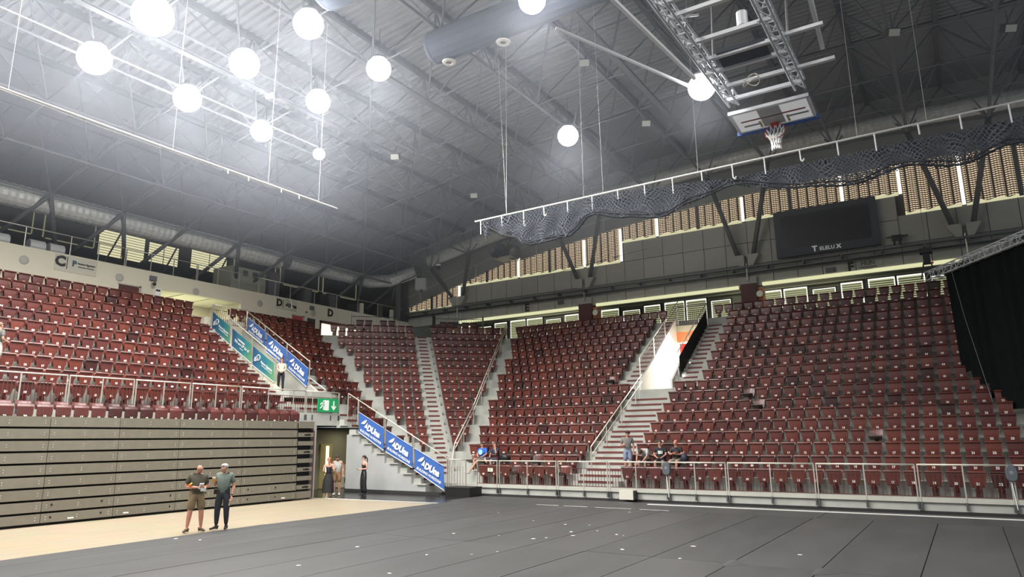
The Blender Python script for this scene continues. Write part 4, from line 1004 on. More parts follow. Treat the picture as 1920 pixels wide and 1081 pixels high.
# ------------------------------------------------------------------ roof
ce = struct('ceiling')
def deck():
    XE = [-29.6+1.7*i for i in range(0, 37)]; prof = []; y = -12.0; p = .34
    while y < 33.2:
        prof += [(y, 0), (y+.10, 0), (y+.16, .13), (y+.30, .13)]; y += p
    vs = []; nx = len(XE)
    for yy, dz in prof:
        for x in XE: vs.append((x, yy, zb(x)+2.82+dz))
    fs = [(j*nx+i, j*nx+i+1, (j+1)*nx+i+1, (j+1)*nx+i) for j in range(len(prof)-1) for i in range(nx-1)]
    MB().add(vs, fs).build('corrugated_deck', M_ROOF, ce)
deck()
def roof_panel(x0, x1, y0, y1):
    z = lambda x: zb(x)+2.84
    g = .015; b = MB(); b.add([(x0+g, y0+g, z(x0)), (x1-g, y0+g, z(x1)), (x1-g, y1-g, z(x1)), (x0+g, y1-g, z(x0)), (x0+g, y0+g, z(x0)+.06), (x1-g, y0+g, z(x1)+.06), (x1-g, y1-g, z(x1)+.06), (x0+g, y1-g, z(x0)+.06)],
                              [(0, 3, 2, 1), (4, 5, 6, 7), (0, 1, 5, 4), (1, 2, 6, 5), (2, 3, 7, 6), (3, 0, 4, 7)]); b.build('roof_panel', M_ROOFP, ce)
for i in range(11):
    for j in range(4): roof_panel(-29.6+3.4*i, -29.6+3.4*(i+1), 33.2+1.75*j, 33.2+1.75*(j+1))
for i in range(6):
    for j in range(26): roof_panel(-41.5+2*i, -39.6+2*i+.1, -12+2*j, -12+2*(j+1))
b = MB()
for i in range(36):
    xa, xb = -42+2*i, -40+2*i
    b.add([(xa, -12, zb(xa)+2.96), (xb, -12, zb(xb)+2.96), (xb, 41, zb(xb)+2.96), (xa, 41, zb(xa)+2.96)], [(0, 1, 2, 3)])
b.build('roof_outer_skin', M_DARKW, ce)
# space frame
sf = thing('space_frame', 'grey tubular steel space frame carrying the arched roof', 'roof structure', (-3, 18, 14))
NX = [-34.7+3.4*i for i in range(0, 19)]; NY = [38.3-3.4*j for j in range(0, 14)]; H = 2.6
for i, x in enumerate(NX):
    MB().tube((x, NY[-1], zb(x)), (x, NY[0], zb(x)), .075 if x > -20 else .055, 7, cap=False).build('bottom_chord', M_TUBE, sf, smooth=True)
for j, y in enumerate(NY):
    MB().path([(x, y, zb(x)) for x in NX], .035 if j else .05, 6).build('cross_chord', M_TUBE, sf, smooth=True)
top = lambda x: zb(x)+H
for i, x in enumerate(NX[:-1]):
    xm = x+1.7; MB().box(xm-.09, xm+.09, NY[-1]-2, 40, top(xm), top(xm)+.26).build('purlin', M_TUBED, sf)
b = MB()
for i, x in enumerate(NX):
    for j, y in enumerate(NY):
        for sx in (-1.7, 1.7):
            for sy in (-1.7, 1.7):
                if x+sx < -35 or x+sx > NX[-1]: continue
                b.tube((x, y, zb(x)), (x+sx, min(y+sy, 39.7), top(x+sx)+.02), .045 if sx*sy < 0 else .038, 5, cap=False)
b.build('diagonals', M_TUBE, sf, kind='stuff')
b = MB()
for x in NX:
    for y in NY: b.ell((x, y, zb(x)), (.11, .11, .11), 6, 4)
b.build('nodes', M_TUBE, sf, kind='stuff')
for X in (-29.9, -19.7, -9.4, 1.1):      # V struts on the end wall
    o = thing('roof_strut', {-29.9: 'V-shaped pair of steel struts near the gallery corner', -19.7: 'V-shaped pair of steel struts above block E', -9.4: 'V-shaped pair of steel struts left of the video screen', 1.1: 'V-shaped pair of steel struts above the black drape'}[X], 'strut', (X, 39.5, 11.6))
    xn = min(NX, key=lambda q: abs(q-(X-1.6))); xm = xn+3.4
    MB().tube((X-.45, 39.7, 12.35), (xn, 38.3, zb(xn)), .13, 9).build('left_strut', M_TUBED, o, smooth=True); MB().tube((X+.4, 39.7, 12.35), (xm, 38.3, zb(xm)), .13, 9).build('right_strut', M_TUBED, o, smooth=True)
    b = MB(); b.add([(X-.8, 39.55, 12.4), (X-.1, 39.55, 12.4), (X-.1, 39.55, 11.7), (X-.35, 39.55, 11.7), (X-.8, 40, 12.4), (X-.1, 40, 12.4), (X-.1, 40, 11.7), (X-.35, 40, 11.7)], [(0, 3, 2, 1), (4, 5, 6, 7), (0, 1, 5, 4), (1, 2, 6, 5), (2, 3, 7, 6), (3, 0, 4, 7)])
    b.add([(X+.1, 39.55, 12.4), (X+.75, 39.55, 12.4), (X+.35, 39.55, 11.7), (X+.1, 39.55, 11.7), (X+.1, 40, 12.4), (X+.75, 40, 12.4), (X+.35, 40, 11.7), (X+.1, 40, 11.7)], [(0, 3, 2, 1), (4, 5, 6, 7), (0, 1, 5, 4), (1, 2, 6, 5), (2, 3, 7, 6), (3, 0, 4, 7)])
    b.build('bearing', M_EWALL, o); MB().tube((X, 39.6, 11.9), (X, 39.6, 10.9), .04).build('drain_pipe', M_STEEL, o)
gl = thing('gallery_struts', 'zigzag row of steel struts between the gallery and the roof frame', 'strut', (-36, 22, 11.05))
for j, y in enumerate(NY):
    if y < 6: continue
    for s_ in (-1.7, 1.7):
        if j % 3 == 2 and s_ > 0: continue
        MB().tube((-34.7, y, zb(-34.7)), (-37.2, y+s_, 11.05), .11, 8).build('strut', M_TUBED, gl, smooth=True)
b = MB()
for y in np.arange(9, 40, 3.4): b.tube((-39.5, y, 11.1), (-38.6, y+1.1, 14.8), .05, 6); 
b.build('thin_braces', M_TUBED, gl)
# ducts
def duct(label, pts, r, mt_, rib=.16, name='air_duct'):
    o = thing(name, label, 'duct', pts[0]); P_ = [Vector(p) for p in pts]; b = MB(); n = 16
    ringv = []; acc = 0
    for a, c in zip(P_[:-1], P_[1:]):
        L = (c-a).length; k = max(2, int(L/rib)); d = (c-a).normalized(); x = d.cross(Vector((0, 0, 1))).normalized(); y = x.cross(d)
        for i in range(k+1):
            q = a.lerp(c, i/k); rr = r*(1.0 if acc % 2 else .955); acc += 1
            ringv.append([tuple(q+(x*math.cos(2*PI*t/n)+y*math.sin(2*PI*t/n))*rr) for t in range(n)])
    vs = [v for rg in ringv for v in rg]; fs = [(j*n+i, j*n+(i+1) % n, (j+1)*n+(i+1) % n, (j+1)*n+i) for j in range(len(ringv)-1) for i in range(n)]
    b.add(vs, fs).build('ribbed_tube', mt_, o)
    b = MB()
    for rg in ringv[::26]:
        c = sum((Vector(v) for v in rg), Vector())/n; b.tube(c+Vector((0, 0, r)), c+Vector((0, 0, r+.9)), .015, 4)
    b.build('hanger', M_TUBED, o)
    return o
duct('large ribbed silver air duct running above the gallery', [(-35.6, 6, 13.45), (-35.55, 28.3, 13.55)], .56, M_DUCT)
duct('smaller ribbed silver duct section near the gallery corner', [(-35.6, 29.0, 13.6), (-35.6, 36.5, 13.7), (-35.0, 38.0, 13.95), (-33.4, 39.0, 14.6)], .48, M_DUCT)
duct('long ribbed silver air duct following the arch along the end wall', [(x, 39.0, zb(x)+.95) for x in (-32.0, -29, -25.5, -22, -18, -14, -10, -5, 0, 4, 7)], .45, M_DUCT)
so = duct('dark blue-grey fabric air duct with round outlets under the roof', [(-14.45, 17.75, 16.1), (-2.5, 17.6, 16.1)], .6, M_SOCK, 1.2, 'fabric_duct')
MB().ell((-14.45, 17.75, 16.1), (.3, .59, .59), 12, 8).build('end_cap', M_SOCK, so, smooth=True)
for x in (-13.9, -11.6):
    MB().lathe((x, 17.85, 15.42), [(.2, .2), (.2, .03)], 14).build('outlet_neck', M_SOCK, so)
    MB().lathe((x, 17.85, 15.36), [(.10, .03), (.14, .0), (.23, .02), (.25, .06), (.2, .09)], 16).build('outlet_ring', mat('cream_diffuser', (.66, .64, .55), .5), so); MB().lathe((x, 17.85, 15.36), [(0, .03), (.1, .03)], 12).build('outlet_core', M_TUBE, so)
so = duct('second dark fabric air duct at the top edge of the view', [(-15.2, 13.25, 16.1), (-4, 13.15, 16.1)], .68, M_SOCK, 1.2, 'fabric_duct'); MB().ell((-15.2, 13.25, 16.1), (.3, .66, .66), 12, 8).build('end_cap', M_SOCK, so, smooth=True)

# ------------------------------------------------------------------ lamps under the roof
M_LENS = glow('lamp_lens', (1, 1, .98), 34)
for i, (x, y, r, p) in enumerate(LAMPS):
    ZL = 10.35 if i == 11 else 15.0
    where = ['row nearest the gallery', 'row nearest the gallery', 'row nearest the gallery', 'row nearest the gallery', 'middle row', 'middle row', 'middle row', 'third row', 'third row', 'beam above the fabric duct', 'beam over the safety net', 'beam beside the basketball rig'][i]
    which = ['first', 'second', 'third', 'fourth', 'first', 'second', 'third', 'first', 'second', 'only', 'only', 'only'][i]
    o = thing('floodlight', f'glaring white round floodlight, {which} lamp on the {where}', 'lamp', (x, y, ZL), 'floodlights under the roof')
    MB().ell((x, y, ZL), (r, r, r*.97), 28, 16).build('lens', M_LENS, o, smooth=True)  # glowing sphere sized to the glare disc, in place of bloom
    MB().lathe((x, y, ZL), [(r*.60, r*.82), (r*.66, r*.84), (r*.5, r*1.1), (0, r*1.2)], 20).build('housing', M_TUBE, o, smooth=True)
    MB().tube((x, y, ZL+.35), (x, y, zb(x)-.02), .009, 4).build('hanger', M_TUBED, o)
tr = thing('lamp_track', 'thin white lamp track above the first row of floodlights', 'track', (-23.35, 12, 15.4)); MB().box(-23.37, -23.34, 2, 20.4, 15.38, 15.42).build('track_bar', mat('track_white', (.8, .8, .8), .4), tr)
b = MB(); [b.tube((-23.35, y, 15.44), (-23.35, y, zb(-23.35)), .006, 4) for y in (7, 11, 14.5, 18)]; b.build('hanger', M_TUBED, tr)
for x, y0, y1, lab in ((-21.4, 8, 24.5, 'long grey cable tray hung beside the lamp track'), (-17.3, 18, 26.5, 'grey cable tray over the middle of the roof'), (-9.7, 14.5, 30.5, 'long pale cable tray right of the fabric duct')):
    o = thing('cable_tray', lab, 'cable tray', (x, y0, zb(x)-.4)); z = zb(x)-.45; b = MB(); b.box(x-.15, x+.15, y0, y1, z, z+.03); b.box(x-.15, x-.13, y0, y1, z, z+.08); b.box(x+.13, x+.15, y0, y1, z, z+.08); b.build('tray', M_TUBE, o); MB().tube((x, (y0+y1)/2, z), (x, (y0+y1)/2, z+.45), .015, 4).build('hanger', M_TUBED, o)
for (x, y, z), lab in (((-21.4, 16.2, 15.6), 'small square spotlight above the middle row of floodlights'), ((-21.3, 23.3, 15.5), 'small cream spotlight left of the cable tray'), ((-21.5, 30, 15.6), 'small square spotlight far back under the roof'), ((-10.5, 21.8, 16.2), 'small square spotlight on the pale cable tray'), ((-10.6, 28.2, 16.3), 'small dark spotlight above the safety net'), ((-.5, 26.4, 16.4), 'square spotlight on the roof frame right of the basketball rig'), ((3.0, 28.4, 16.4), 'small dark spotlight at the edge of view under the roof')):
    o = thing('spotlight', lab, 'lamp', (x, y, z)); MB().cbox((x, y, z), (.42, .3, .3), .5, .5).build('housing', M_TUBED, o); MB().cbox((x+.06, y-.14, z-.1), (.36, .04, .24), .5, .5).build('glass', mat('lamp_glass', (.62, .62, .55), .3), o); MB().tube((x, y, z+.1), (x, y, zb(x)+.02), .02, 4).build('bracket', M_TUBED, o)

# nets ---------------------------------------------------------------------------
def net_mat(name, k, wdt, col):
    m = bpy.data.materials.new(name); m.use_nodes = True; nt = m.node_tree; b = nt.nodes['Principled BSDF']; b.inputs['Base Color'].default_value = (*col, 1); b.inputs['Roughness'].default_value = .8
    tc = nt.nodes.new('ShaderNodeTexCoord'); n = nt.nodes.new('ShaderNodeTexNoise'); n.inputs['Scale'].default_value = 1.3
    va = nt.nodes.new('ShaderNodeVectorMath'); va.operation = 'MULTIPLY_ADD'; va.inputs[1].default_value = (.55, .55, .55)
    nt.links.new(tc.outputs['Object'], n.inputs['Vector']); nt.links.new(n.outputs['Color'], va.inputs[0]); nt.links.new(tc.outputs['Object'], va.inputs[2])
    sx = nt.nodes.new('ShaderNodeSeparateXYZ'); nt.links.new(va.outputs[0], sx.inputs[0])
    def op(o_, a, b_, v=None):
        q = nt.nodes.new('ShaderNodeMath'); q.operation = o_
        nt.links.new(a, q.inputs[0])
        if b_ is not None: nt.links.new(b_, q.inputs[1])
        else: q.inputs[1].default_value = v
        return q.outputs[0]
    p = op('ADD', sx.outputs['X'], sx.outputs['Z']); q = op('SUBTRACT', sx.outputs['X'], sx.outputs['Z'])
    l1 = op('LESS_THAN', op('FRACT', op('MULTIPLY', p, None, k), None, 0), None, wdt); l2 = op('LESS_THAN', op('FRACT', op('MULTIPLY', q, None, k), None, 0), None, wdt)
    nt.links.new(op('MAXIMUM', l1, l2), b.inputs['Alpha']); return m
M_NET = net_mat('dark_net', 8.0, .22, (.085, .095, .12)); M_NET2 = net_mat('dark_net_fine', 10.0, .24, (.05, .057, .075))
nt_ = thing('safety_net', 'dark bunched safety net hanging from a white pole across the hall', 'net', (-13.9, 19.5, 9.9))
hooks = [-13.7, -12.8, -11.9, -11.1, -10.2, -9.3, -8.4, -7.5, -6.6, -5.7, -4.8, -3.9, -2.95, -2.0, -1.1, -.1, .8, 1.8, 2.8]
zr = lambda x: 9.93+.008*(x+13.7)
MB().path([(-13.95, 19.5, zr(-13.95)), (5, 19.5, zr(5))], .028, 7).build('pole', M_WHITE, nt_, smooth=True)
for i, x in enumerate(hooks):
    L = .52 if i == 0 else .30+.1*((i*7) % 3); b = MB(); b.path([(x, 19.5, zr(x)), (x+.01, 19.5, zr(x)-L)]+([(x+.06, 19.5, zr(x)-L-.05), (x+.1, 19.5, zr(x)-L+.02)] if i in (2, 3, 10, 12) else []), .022, 5); b.build('hook', M_WHITE, nt_)
bot = [(-13.5, 9.62), (-12.5, 9.1), (-11.5, 8.65), (-10.1, 8.72), (-9.32, 9.3), (-8.22, 9.0), (-7.01, 8.78), (-6.0, 9.1), (-4.73, 9.35), (-3.03, 8.9), (-1.72, 8.7), (-.47, 8.95), (.65, 8.7), (1.76, 9.0), (3, 8.7), (5, 8.9)]
def zbot_(x):
    for (a, za), (c, zc) in zip(bot[:-1], bot[1:]):
        if a <= x <= c: t = (x-a)/(c-a); t = t*t*(3-2*t); return za+(zc-za)*t
    return 9
for layer, (dy, dz, mm) in enumerate(((0, 0, M_NET), (.12, .06, M_NET2), (.25, .18, M_NET))):
    N = 150; vs = []; J = 6
    for j in range(J+1):
        for i in range(N+1):
            x = -13.6+18.4*i/N; t = j/J; zt = zr(x)-(.05 if x < -8 else .05+.35*min(1, (x+8)/3)); z = zt+(zbot_(x)+dz-zt)*t
            vs.append((x+.15*math.sin(t*3+x), 19.5+dy*math.sin(t*PI)+.12*math.sin(x*7+layer*2)*t, z))
    MB().add(vs, [(j*(N+1)+i, j*(N+1)+i+1, (j+1)*(N+1)+i+1, (j+1)*(N+1)+i) for j in range(J) for i in range(N)]).build('net_layer', mm, nt_, smooth=True)
b = MB()
pts = [(x, 19.45, zbot_(x)+.03) for x in np.arange(-13.4, 4.8, .3)]; b.path(pts, .03, 5); pts = [(x, 19.42, zbot_(x)+.12+.03*math.sin(x*5)) for x in np.arange(-12, 4.8, .35)]; b.path(pts, .022, 5)
b.build('gathered_hem', mat('net_rope', (.03, .035, .045), .8), nt_)
b = MB(); [b.tube((x, 19.5, zr(x)), (x+dx, 19.5, zb(x)), .007, 4, cap=False) for x, dx in ((-12.6, .05), (-12.6, -.35), (-9.6, 0), (-8.9, -.1), (-5.8, 0), (-1.5, 0), (.1, 0))]; b.build('hanging_wire', mat('wire', (.6, .6, .6), .4), nt_)
lp_ = thing('hanging_pole', 'long white hanging pole parallel to the lamp rows', 'pole', (-17.05, 8, 10)); MB().path([(-17.0, 2, 10.0), (-17.05, 9.9, 9.98), (-17.08, 15.85, 10.0)], .024, 6).build('pole', M_WHITE, lp_, smooth=True)
b = MB(); b.path([(-17.05, 2, 10.06), (-17.1, 8, 9.93), (-17.1, 15.2, 9.97)], .007, 4); b.build('rope', M_STEEL, lp_)
for y in (6.0, 9.9, 13.0, 15.0): MB().tube((-17.05, y, 10), (-17.05, y, zb(-17)), .006, 4, cap=False).build('hanging_wire', MATS['wire'], lp_)
for y in (11.6, 12.3, 13.5, 14.2): MB().tube((-17.05, y, 9.97), (-17.05, y, 9.86), .018, 5).build('clip', M_WHITE, lp_)

# basketball rig -------------------------------------------------------------------
rg = thing('basketball_rig', 'ceiling-mounted folding basketball rig of aluminium lattice booms', 'basketball rig', (-3, 12, 10))
def lattice(name, a, c, s_, n, par, r=.028, mt_=M_ALU):
    a, c = Vector(a), Vector(c); d = (c-a).normalized(); x = d.cross(Vector((0, 0, 1))).normalized()*s_/2; y = x.cross(d).normalized()*s_/2
    b = MB(); cs = [x+y, -x+y, -x-y, x-y]
    for q in cs: b.tube(a+q, c+q, r, 5)
    for k in range(n):
        p0 = a.lerp(c, k/n); p1 = a.lerp(c, (k+1)/n)
        for i in range(4):
            q0, q1 = cs[i], cs[(i+1) % 4]
            b.tube(p0+q0, p1+q1, r*.55, 4, cap=False)
            if i % 2 == k % 2: b.tube(p0+q0, p0+q1, r*.55, 4, cap=False)
    return b.build(name, mt_, par)
zr_ = 10.15
lattice('left_boom', (-3.85, 4, zr_), (-3.75, 15.9, zr_), .22, 26, rg); lattice('right_boom', (-2.2, 4, zr_), (-2.25, 15.9, zr_), .22, 26, rg)
for y in (7.5, 8.4, 9.5, 10.1, 11.2, 11.7, 12.8, 13.6, 14.2, 15.0, 15.7): MB().box(-3.85, -2.2, y, y+.09, zr_-.04, zr_+.04).build('cross_beam', M_ALU, rg)
for k, (y, xa) in enumerate(((9.2, -2.5), (10.9, -2.45), (12.6, -2.4), (14.2, -2.35), (11.6, -3.6), (13.8, -3.6))): MB().bar((xa, y, zr_-.15), (xa+.1, y+.9, zr_+.35), .045, .045).build('diagonal_brace', M_ALU, rg)
b = MB(); b.bar((-1.3, 6, zr_+1.2), (-1.6, 15.0, zr_+.25), .08, .08); b.bar((-1.2, 6, zr_+1.7), (-1.6, 15.0, zr_+.3), .06, .06)
for y in (11.5, 13.6, 15.1): b.box(-2.2, -1.4, y, y+.09, zr_, zr_+.07)
b.build('support_arms', M_ALU, rg)
b = MB(); b.bar((-5.0, 8.5, 10.6), (-4.15, 14.2, 10.1), .07, .07); b.build('lock_arm', mat('white_metal2', (.78, .8, .82), .35), rg)
b = MB(); b.bar((-6.6, 12.3, 11.2), (-4.3, 15.3, 10.3), .06, .05); b.build('white_brace', MATS['white_metal2'], rg)
MB().cbox((-3.0, 13.95, zr_+.05), (1.0, .75, .08), .05).build('dark_mat', mat('navy_pad', (.035, .042, .06), .7), rg)
MB().lathe((-2.75, 12.9, zr_+.15), [(0, -.1), (.11, -.1), (.11, .2), (0, .2)], 12).build('motor', M_ALU, rg)
b = MB(); b.ell((-2.3, 11.0, zr_+.35), (.12, .22, .22), 8, 6); b.box(-2.5, -1.9, 11.2, 11.6, zr_+.1, zr_+.3); b.build('winch', M_BLACK, rg)
b = MB()
for x in (-3.8, -2.2):
    for y in (6, 10, 14.5): b.tube((x, y, zr_+.1), (x+.2, y+.4, zb(x)), .03, 5)
b.build('hanger', M_TUBE, rg)
b = MB(); b.path([(-3.1+.18*math.cos(t), 14.9+.1*math.sin(t), zr_-.1+.1*math.sin(t*1.5)) for t in np.linspace(0, 9, 26)], .012, 4); b.build('cable_coil', M_STEEL, rg)
# backboard lies folded up, face down; the hoop hangs from its far edge
bb = thing('backboard', 'white basketball backboard folded face down under the rig', 'backboard', (-3.0, 16.3, 9.6))
BX0, BX1, BY0, BY1, BZ = -3.92, -2.10, 15.95, 16.95, 9.86
tilt = lambda y: BZ-.10*(y-BY0)
def bbox(x0, x1, y0, y1, za, zc, m_, nm):
    b = MB(); b.add([(x0, y0, tilt(y0)+za), (x1, y0, tilt(y0)+za), (x1, y1, tilt(y1)+za), (x0, y1, tilt(y1)+za), (x0, y0, tilt(y0)+zc), (x1, y0, tilt(y0)+zc), (x1, y1, tilt(y1)+zc), (x0, y1, tilt(y1)+zc)], [(0, 3, 2, 1), (4, 5, 6, 7), (0, 1, 5, 4), (1, 2, 6, 5), (2, 3, 7, 6), (3, 0, 4, 7)]); return b.build(nm, m_, bb)
bbox(BX0+.06, BX1-.06, BY0+.05, BY1-.05, 0, .02, mat('board_white', (.80, .81, .82), .3, emit=(.8, .82, .85), es=.25), 'board')  # white given a faint glow of its own; the board is no lamp
for a in ((BX0, BX1, BY0-.02, BY0+.06), (BX0, BX1, BY1-.06, BY1), (BX0, BX0+.07, BY0, BY1), (BX1-.07, BX1, BY0, BY1)): bbox(*a, -.02, .06, M_ALU, 'frame_bar')
bbox(BX0-.05, BX1+.05, BY1-.02, BY1+.05, -.06, .05, mat('blue_padding', (.02, .08, .3), .6), 'edge_padding')
bbox(-3.28, -2.78, BY0+.05, BY1-.1, -.012, -.002, mat('grey_strip', (.35, .36, .37), .5), 'mount_plate')
M_LINE = mat('grey_line', (.2, .2, .21), .5)
bbox(BX0+.18, BX1-.16, BY0+.45, BY0+.50, -.012, -.004, mat('red_brown_print', (.2, .03, .03), .6), 'printed_line')
bbox(BX0+.2, -3.3, BY0+.68, BY0+.74, -.012, -.004, M_LINE, 'line'); bbox(-2.7, BX1-.12, BY0+.64, BY0+.70, -.012, -.004, M_LINE, 'line')
for x in (-3.36, -2.72): bbox(x, x+.05, BY0+.60, BY1-.1, -.014, -.004, mat('ochre_line', (.4, .32, .15), .5), 'target_square')
hp = thing('basketball_hoop', 'red basketball hoop with white net hanging below the folded backboard', 'hoop', (-3.0, 16.75, 9.2))
cxh, cyh, czh, R_ = -3.03, 16.72, 9.52, .235
b = MB(); ring = [(cxh+R_*math.cos(t), cyh+R_*math.sin(t)*.35, czh+R_*math.sin(t)*.94) for t in np.linspace(0, 2*PI, 25)]; b.path(ring, .012, 6); b.build('ring', mat('hoop_red', (.40, .03, .03), .4), hp)
MB().box(cxh-.09, cxh+.09, 16.75, 16.9, 9.70, 9.80).build('bracket', MATS['hoop_red'], hp)
b = MB(); K = 12
for k in range(K):
    t = 2*PI*k/K; p = Vector((cxh+R_*math.cos(t), cyh+R_*math.sin(t)*.35, czh+R_*math.sin(t)*.94)); prev = p
    for j, (rr, zz) in enumerate(((.17, -.10), (.12, -.22), (.10, -.34), (.11, -.46))):
        for s_ in (-.26, .26):
            q = Vector((cxh+rr*math.cos(t+s_*(1 if j % 2 else -1)), cyh+rr*.8*math.sin(t+s_), czh+zz-.02+.18*max(0, math.sin(t))*(1-j/4))); b.tube(prev, q, .014, 4, cap=False)
        prev = q
b.build('net', mat('white_cord', (.82, .82, .80), .7), hp)

# jet nozzle, hanging speaker, black camera ball
o = thing('jet_fan', 'large round grey fan nozzle under the arched duct', 'fan', (-24.5, 37.3, 14.2)); MB().lathe((-24.7, 37.2, 14.5), [(0, -.05), (.42, -.05), (.52, -.28), (.55, -.26), (.5, .45), (.3, .5)], 20, 'Y').build('drum', M_TUBED, o, smooth=True)
MB().lathe((-23.9, 37.7, 14.4), [(.35, -.3), (.48, -.25), (.48, .3)], 18, 'Y').build('rear_drum', M_TUBE, o, smooth=True)
b = MB(); [b.bar((-24.7+.45*math.cos(t), 36.94, 14.5+.45*math.sin(t)), (-24.7-.45*math.cos(t), 36.94, 14.5-.45*math.sin(t)), .02, .03) for t in (0.8, 2.4)]; b.build('guard', M_BLACK, o); MB().box(-25.0, -23.7, 37.1, 38.2, 13.95, 14.02).build('cradle', M_STEEL, o)
MB().tube((-24.3, 37.6, 14.9), (-24.3, 38.3, zb(-24.3)), .03).build('hanger', M_TUBED, o)
o = thing('hanging_box', 'pale hanging loudspeaker box near the gallery corner', 'speaker', (-31.0, 37, 12.6)); MB().cbox((-31.1, 37, 13.0), (.75, .5, .8), .4).build('casing', mat('pale_box', (.42, .44, .43), .6), o); MB().tube((-31.1, 37, 13.35), (-31.1, 37, zb(-31.1)+.05), .03).build('hanger', M_TUBED, o); MB().ell((-31.0, 36.9, 12.5), (.09, .09, .12)).build('nozzle', M_TUBED, o)
o = thing('dome_camera', 'dome camera on a long thin drop pole', 'camera', (-27.4, 34, 13)); MB().tube((-27.9, 34.9, zb(-27.9)), (-27.9, 34.9, 13.5), .035).build('drop_pole', M_TUBE, o); MB().ell((-27.9, 34.9, 13.35), (.14, .14, .18)).build('dome', M_BLACK, o); MB().lathe((-27.9, 34.9, 13.5), [(0, .05), (.15, .02), (.15, -.06)], 12).build('cap', M_WHITE, o)

# truss and black drape --------------------------------------------------------------
tt = thing('lighting_truss', 'silver aluminium box truss carrying the black drape', 'truss', (.1, 31.8, 8.4)); lattice('box_truss', (-.55, 32.9, 8.65), (5.2, 23.2, 8.65), .34, 26, tt, .026)
ho = thing('chain_hoist', 'black chain hoist at the far end of the silver truss', 'hoist', (-.5, 32.5, 8.6)); b = MB(); b.box(-.75, -.3, 32.3, 32.7, 9.55, 9.75); b.box(-.65, -.4, 32.4, 32.6, 9.1, 9.6); b.bar((-.65, 32.5, 9.2), (-.8, 32.5, 8.5), .05, .05); b.bar((-.42, 32.5, 9.2), (-.25, 32.5, 8.6), .05, .05); b.build('motor', M_BLACK, ho)
MB().tube((-.5, 32.5, 9.7), (-.5, 32.5, zb(0)), .012, 4).build('chain', M_TUBE, ho); MB().ell((-.35, 32.4, 9.12), (.05, .05, .05)).build('red_light', mat('red_lens', (.5, .03, .02), .4), ho)
tag(MB().path([(.25, 31.2, 8.5), (.45, 30.6, 6.5), (.9, 29.5, 3.2)], .008, 4).build('hanging_cable', mat('grey_cable', (.25, .25, .25), .6)), 'thin grey cable hanging down in front of the seats by the drape', 'cable')
dr = thing('stage_drape', 'tall black stage drape hanging from the silver truss over the seats', 'curtain', (.1, 31.8, 4)); vs = []; N = 90; J = 10
ax, ay, bx_, by_ = .05, 31.85, 5.2, 23.2
def ground_z(x, y):
    n = (y-24.95)/.8
    return T(int(n))+.02 if n >= 0 else .02
G = []
for j in range(J+1):
    row = []
    for i in range(N+1):
        t = i/N; x = ax+(bx_-ax)*t; y = ay+(by_-ay)*t; w_ = .06*math.sin(i*1.15)+.03*math.sin(i*2.7); zt = 8.46; zc = ground_z(x, y)+.5; row.append((x+w_*.86+.02*(j/J)*4*(1-t), y+w_*.5, zt+(zc-zt)*j/J))
    G.append(row)
MB().slab(G, (.02, .012, 0)).build('cloth', M_DRAPE, dr, smooth=False)
b = MB(); b.tube((.02, 31.9, 8.45), (5.2, 23.15, 8.45), .03); b.build('hem_tube', M_BLACK, dr)
# ------------------------------------------------------------------ people
def skin_mesh(verts, edges, radii, root=0, sub=1):
    me = bpy.data.meshes.new('skin_tmp'); me.from_pydata([tuple(v) for v in verts], edges, [])
    o = bpy.data.objects.new('skin_tmp', me); COL.objects.link(o)
    o.modifiers.new('s', 'SKIN').use_smooth_shade = True
    sv = me.skin_vertices[0].data
    for i, r in enumerate(radii): sv[i].radius = r if isinstance(r, tuple) else (r, r)
    sv[root].use_root = True
    m = o.modifiers.new('d', 'SUBSURF'); m.levels = sub; m.render_levels = sub
    dg = bpy.context.evaluated_depsgraph_get(); dg.update()
    out = bpy.data.meshes.new_from_object(o.evaluated_get(dg)); bpy.data.objects.remove(o); bpy.data.meshes.remove(me)
    return out
def skin_obj(name, chains, m, parent, sub=1):
    """chains: list of lists of (point, radius); equal points are shared"""
    V = []; E_ = []; R_ = []; idx = {}
    for ch in chains:
        prev = None
        for p, r in ch:
            k = tuple(round(c, 4) for c in p)
            if k not in idx: idx[k] = len(V); V.append(p); R_.append(r)
            i = idx[k]
            if prev is not None and prev != i: E_.append((prev, i))
            prev = i
    me = skin_mesh(V, E_, R_, 0, sub); me.materials.append(m)
    for p in me.polygons: p.use_smooth = True
    o = bpy.data.objects.new(name, me); COL.objects.link(o); o.parent = parent
    return o
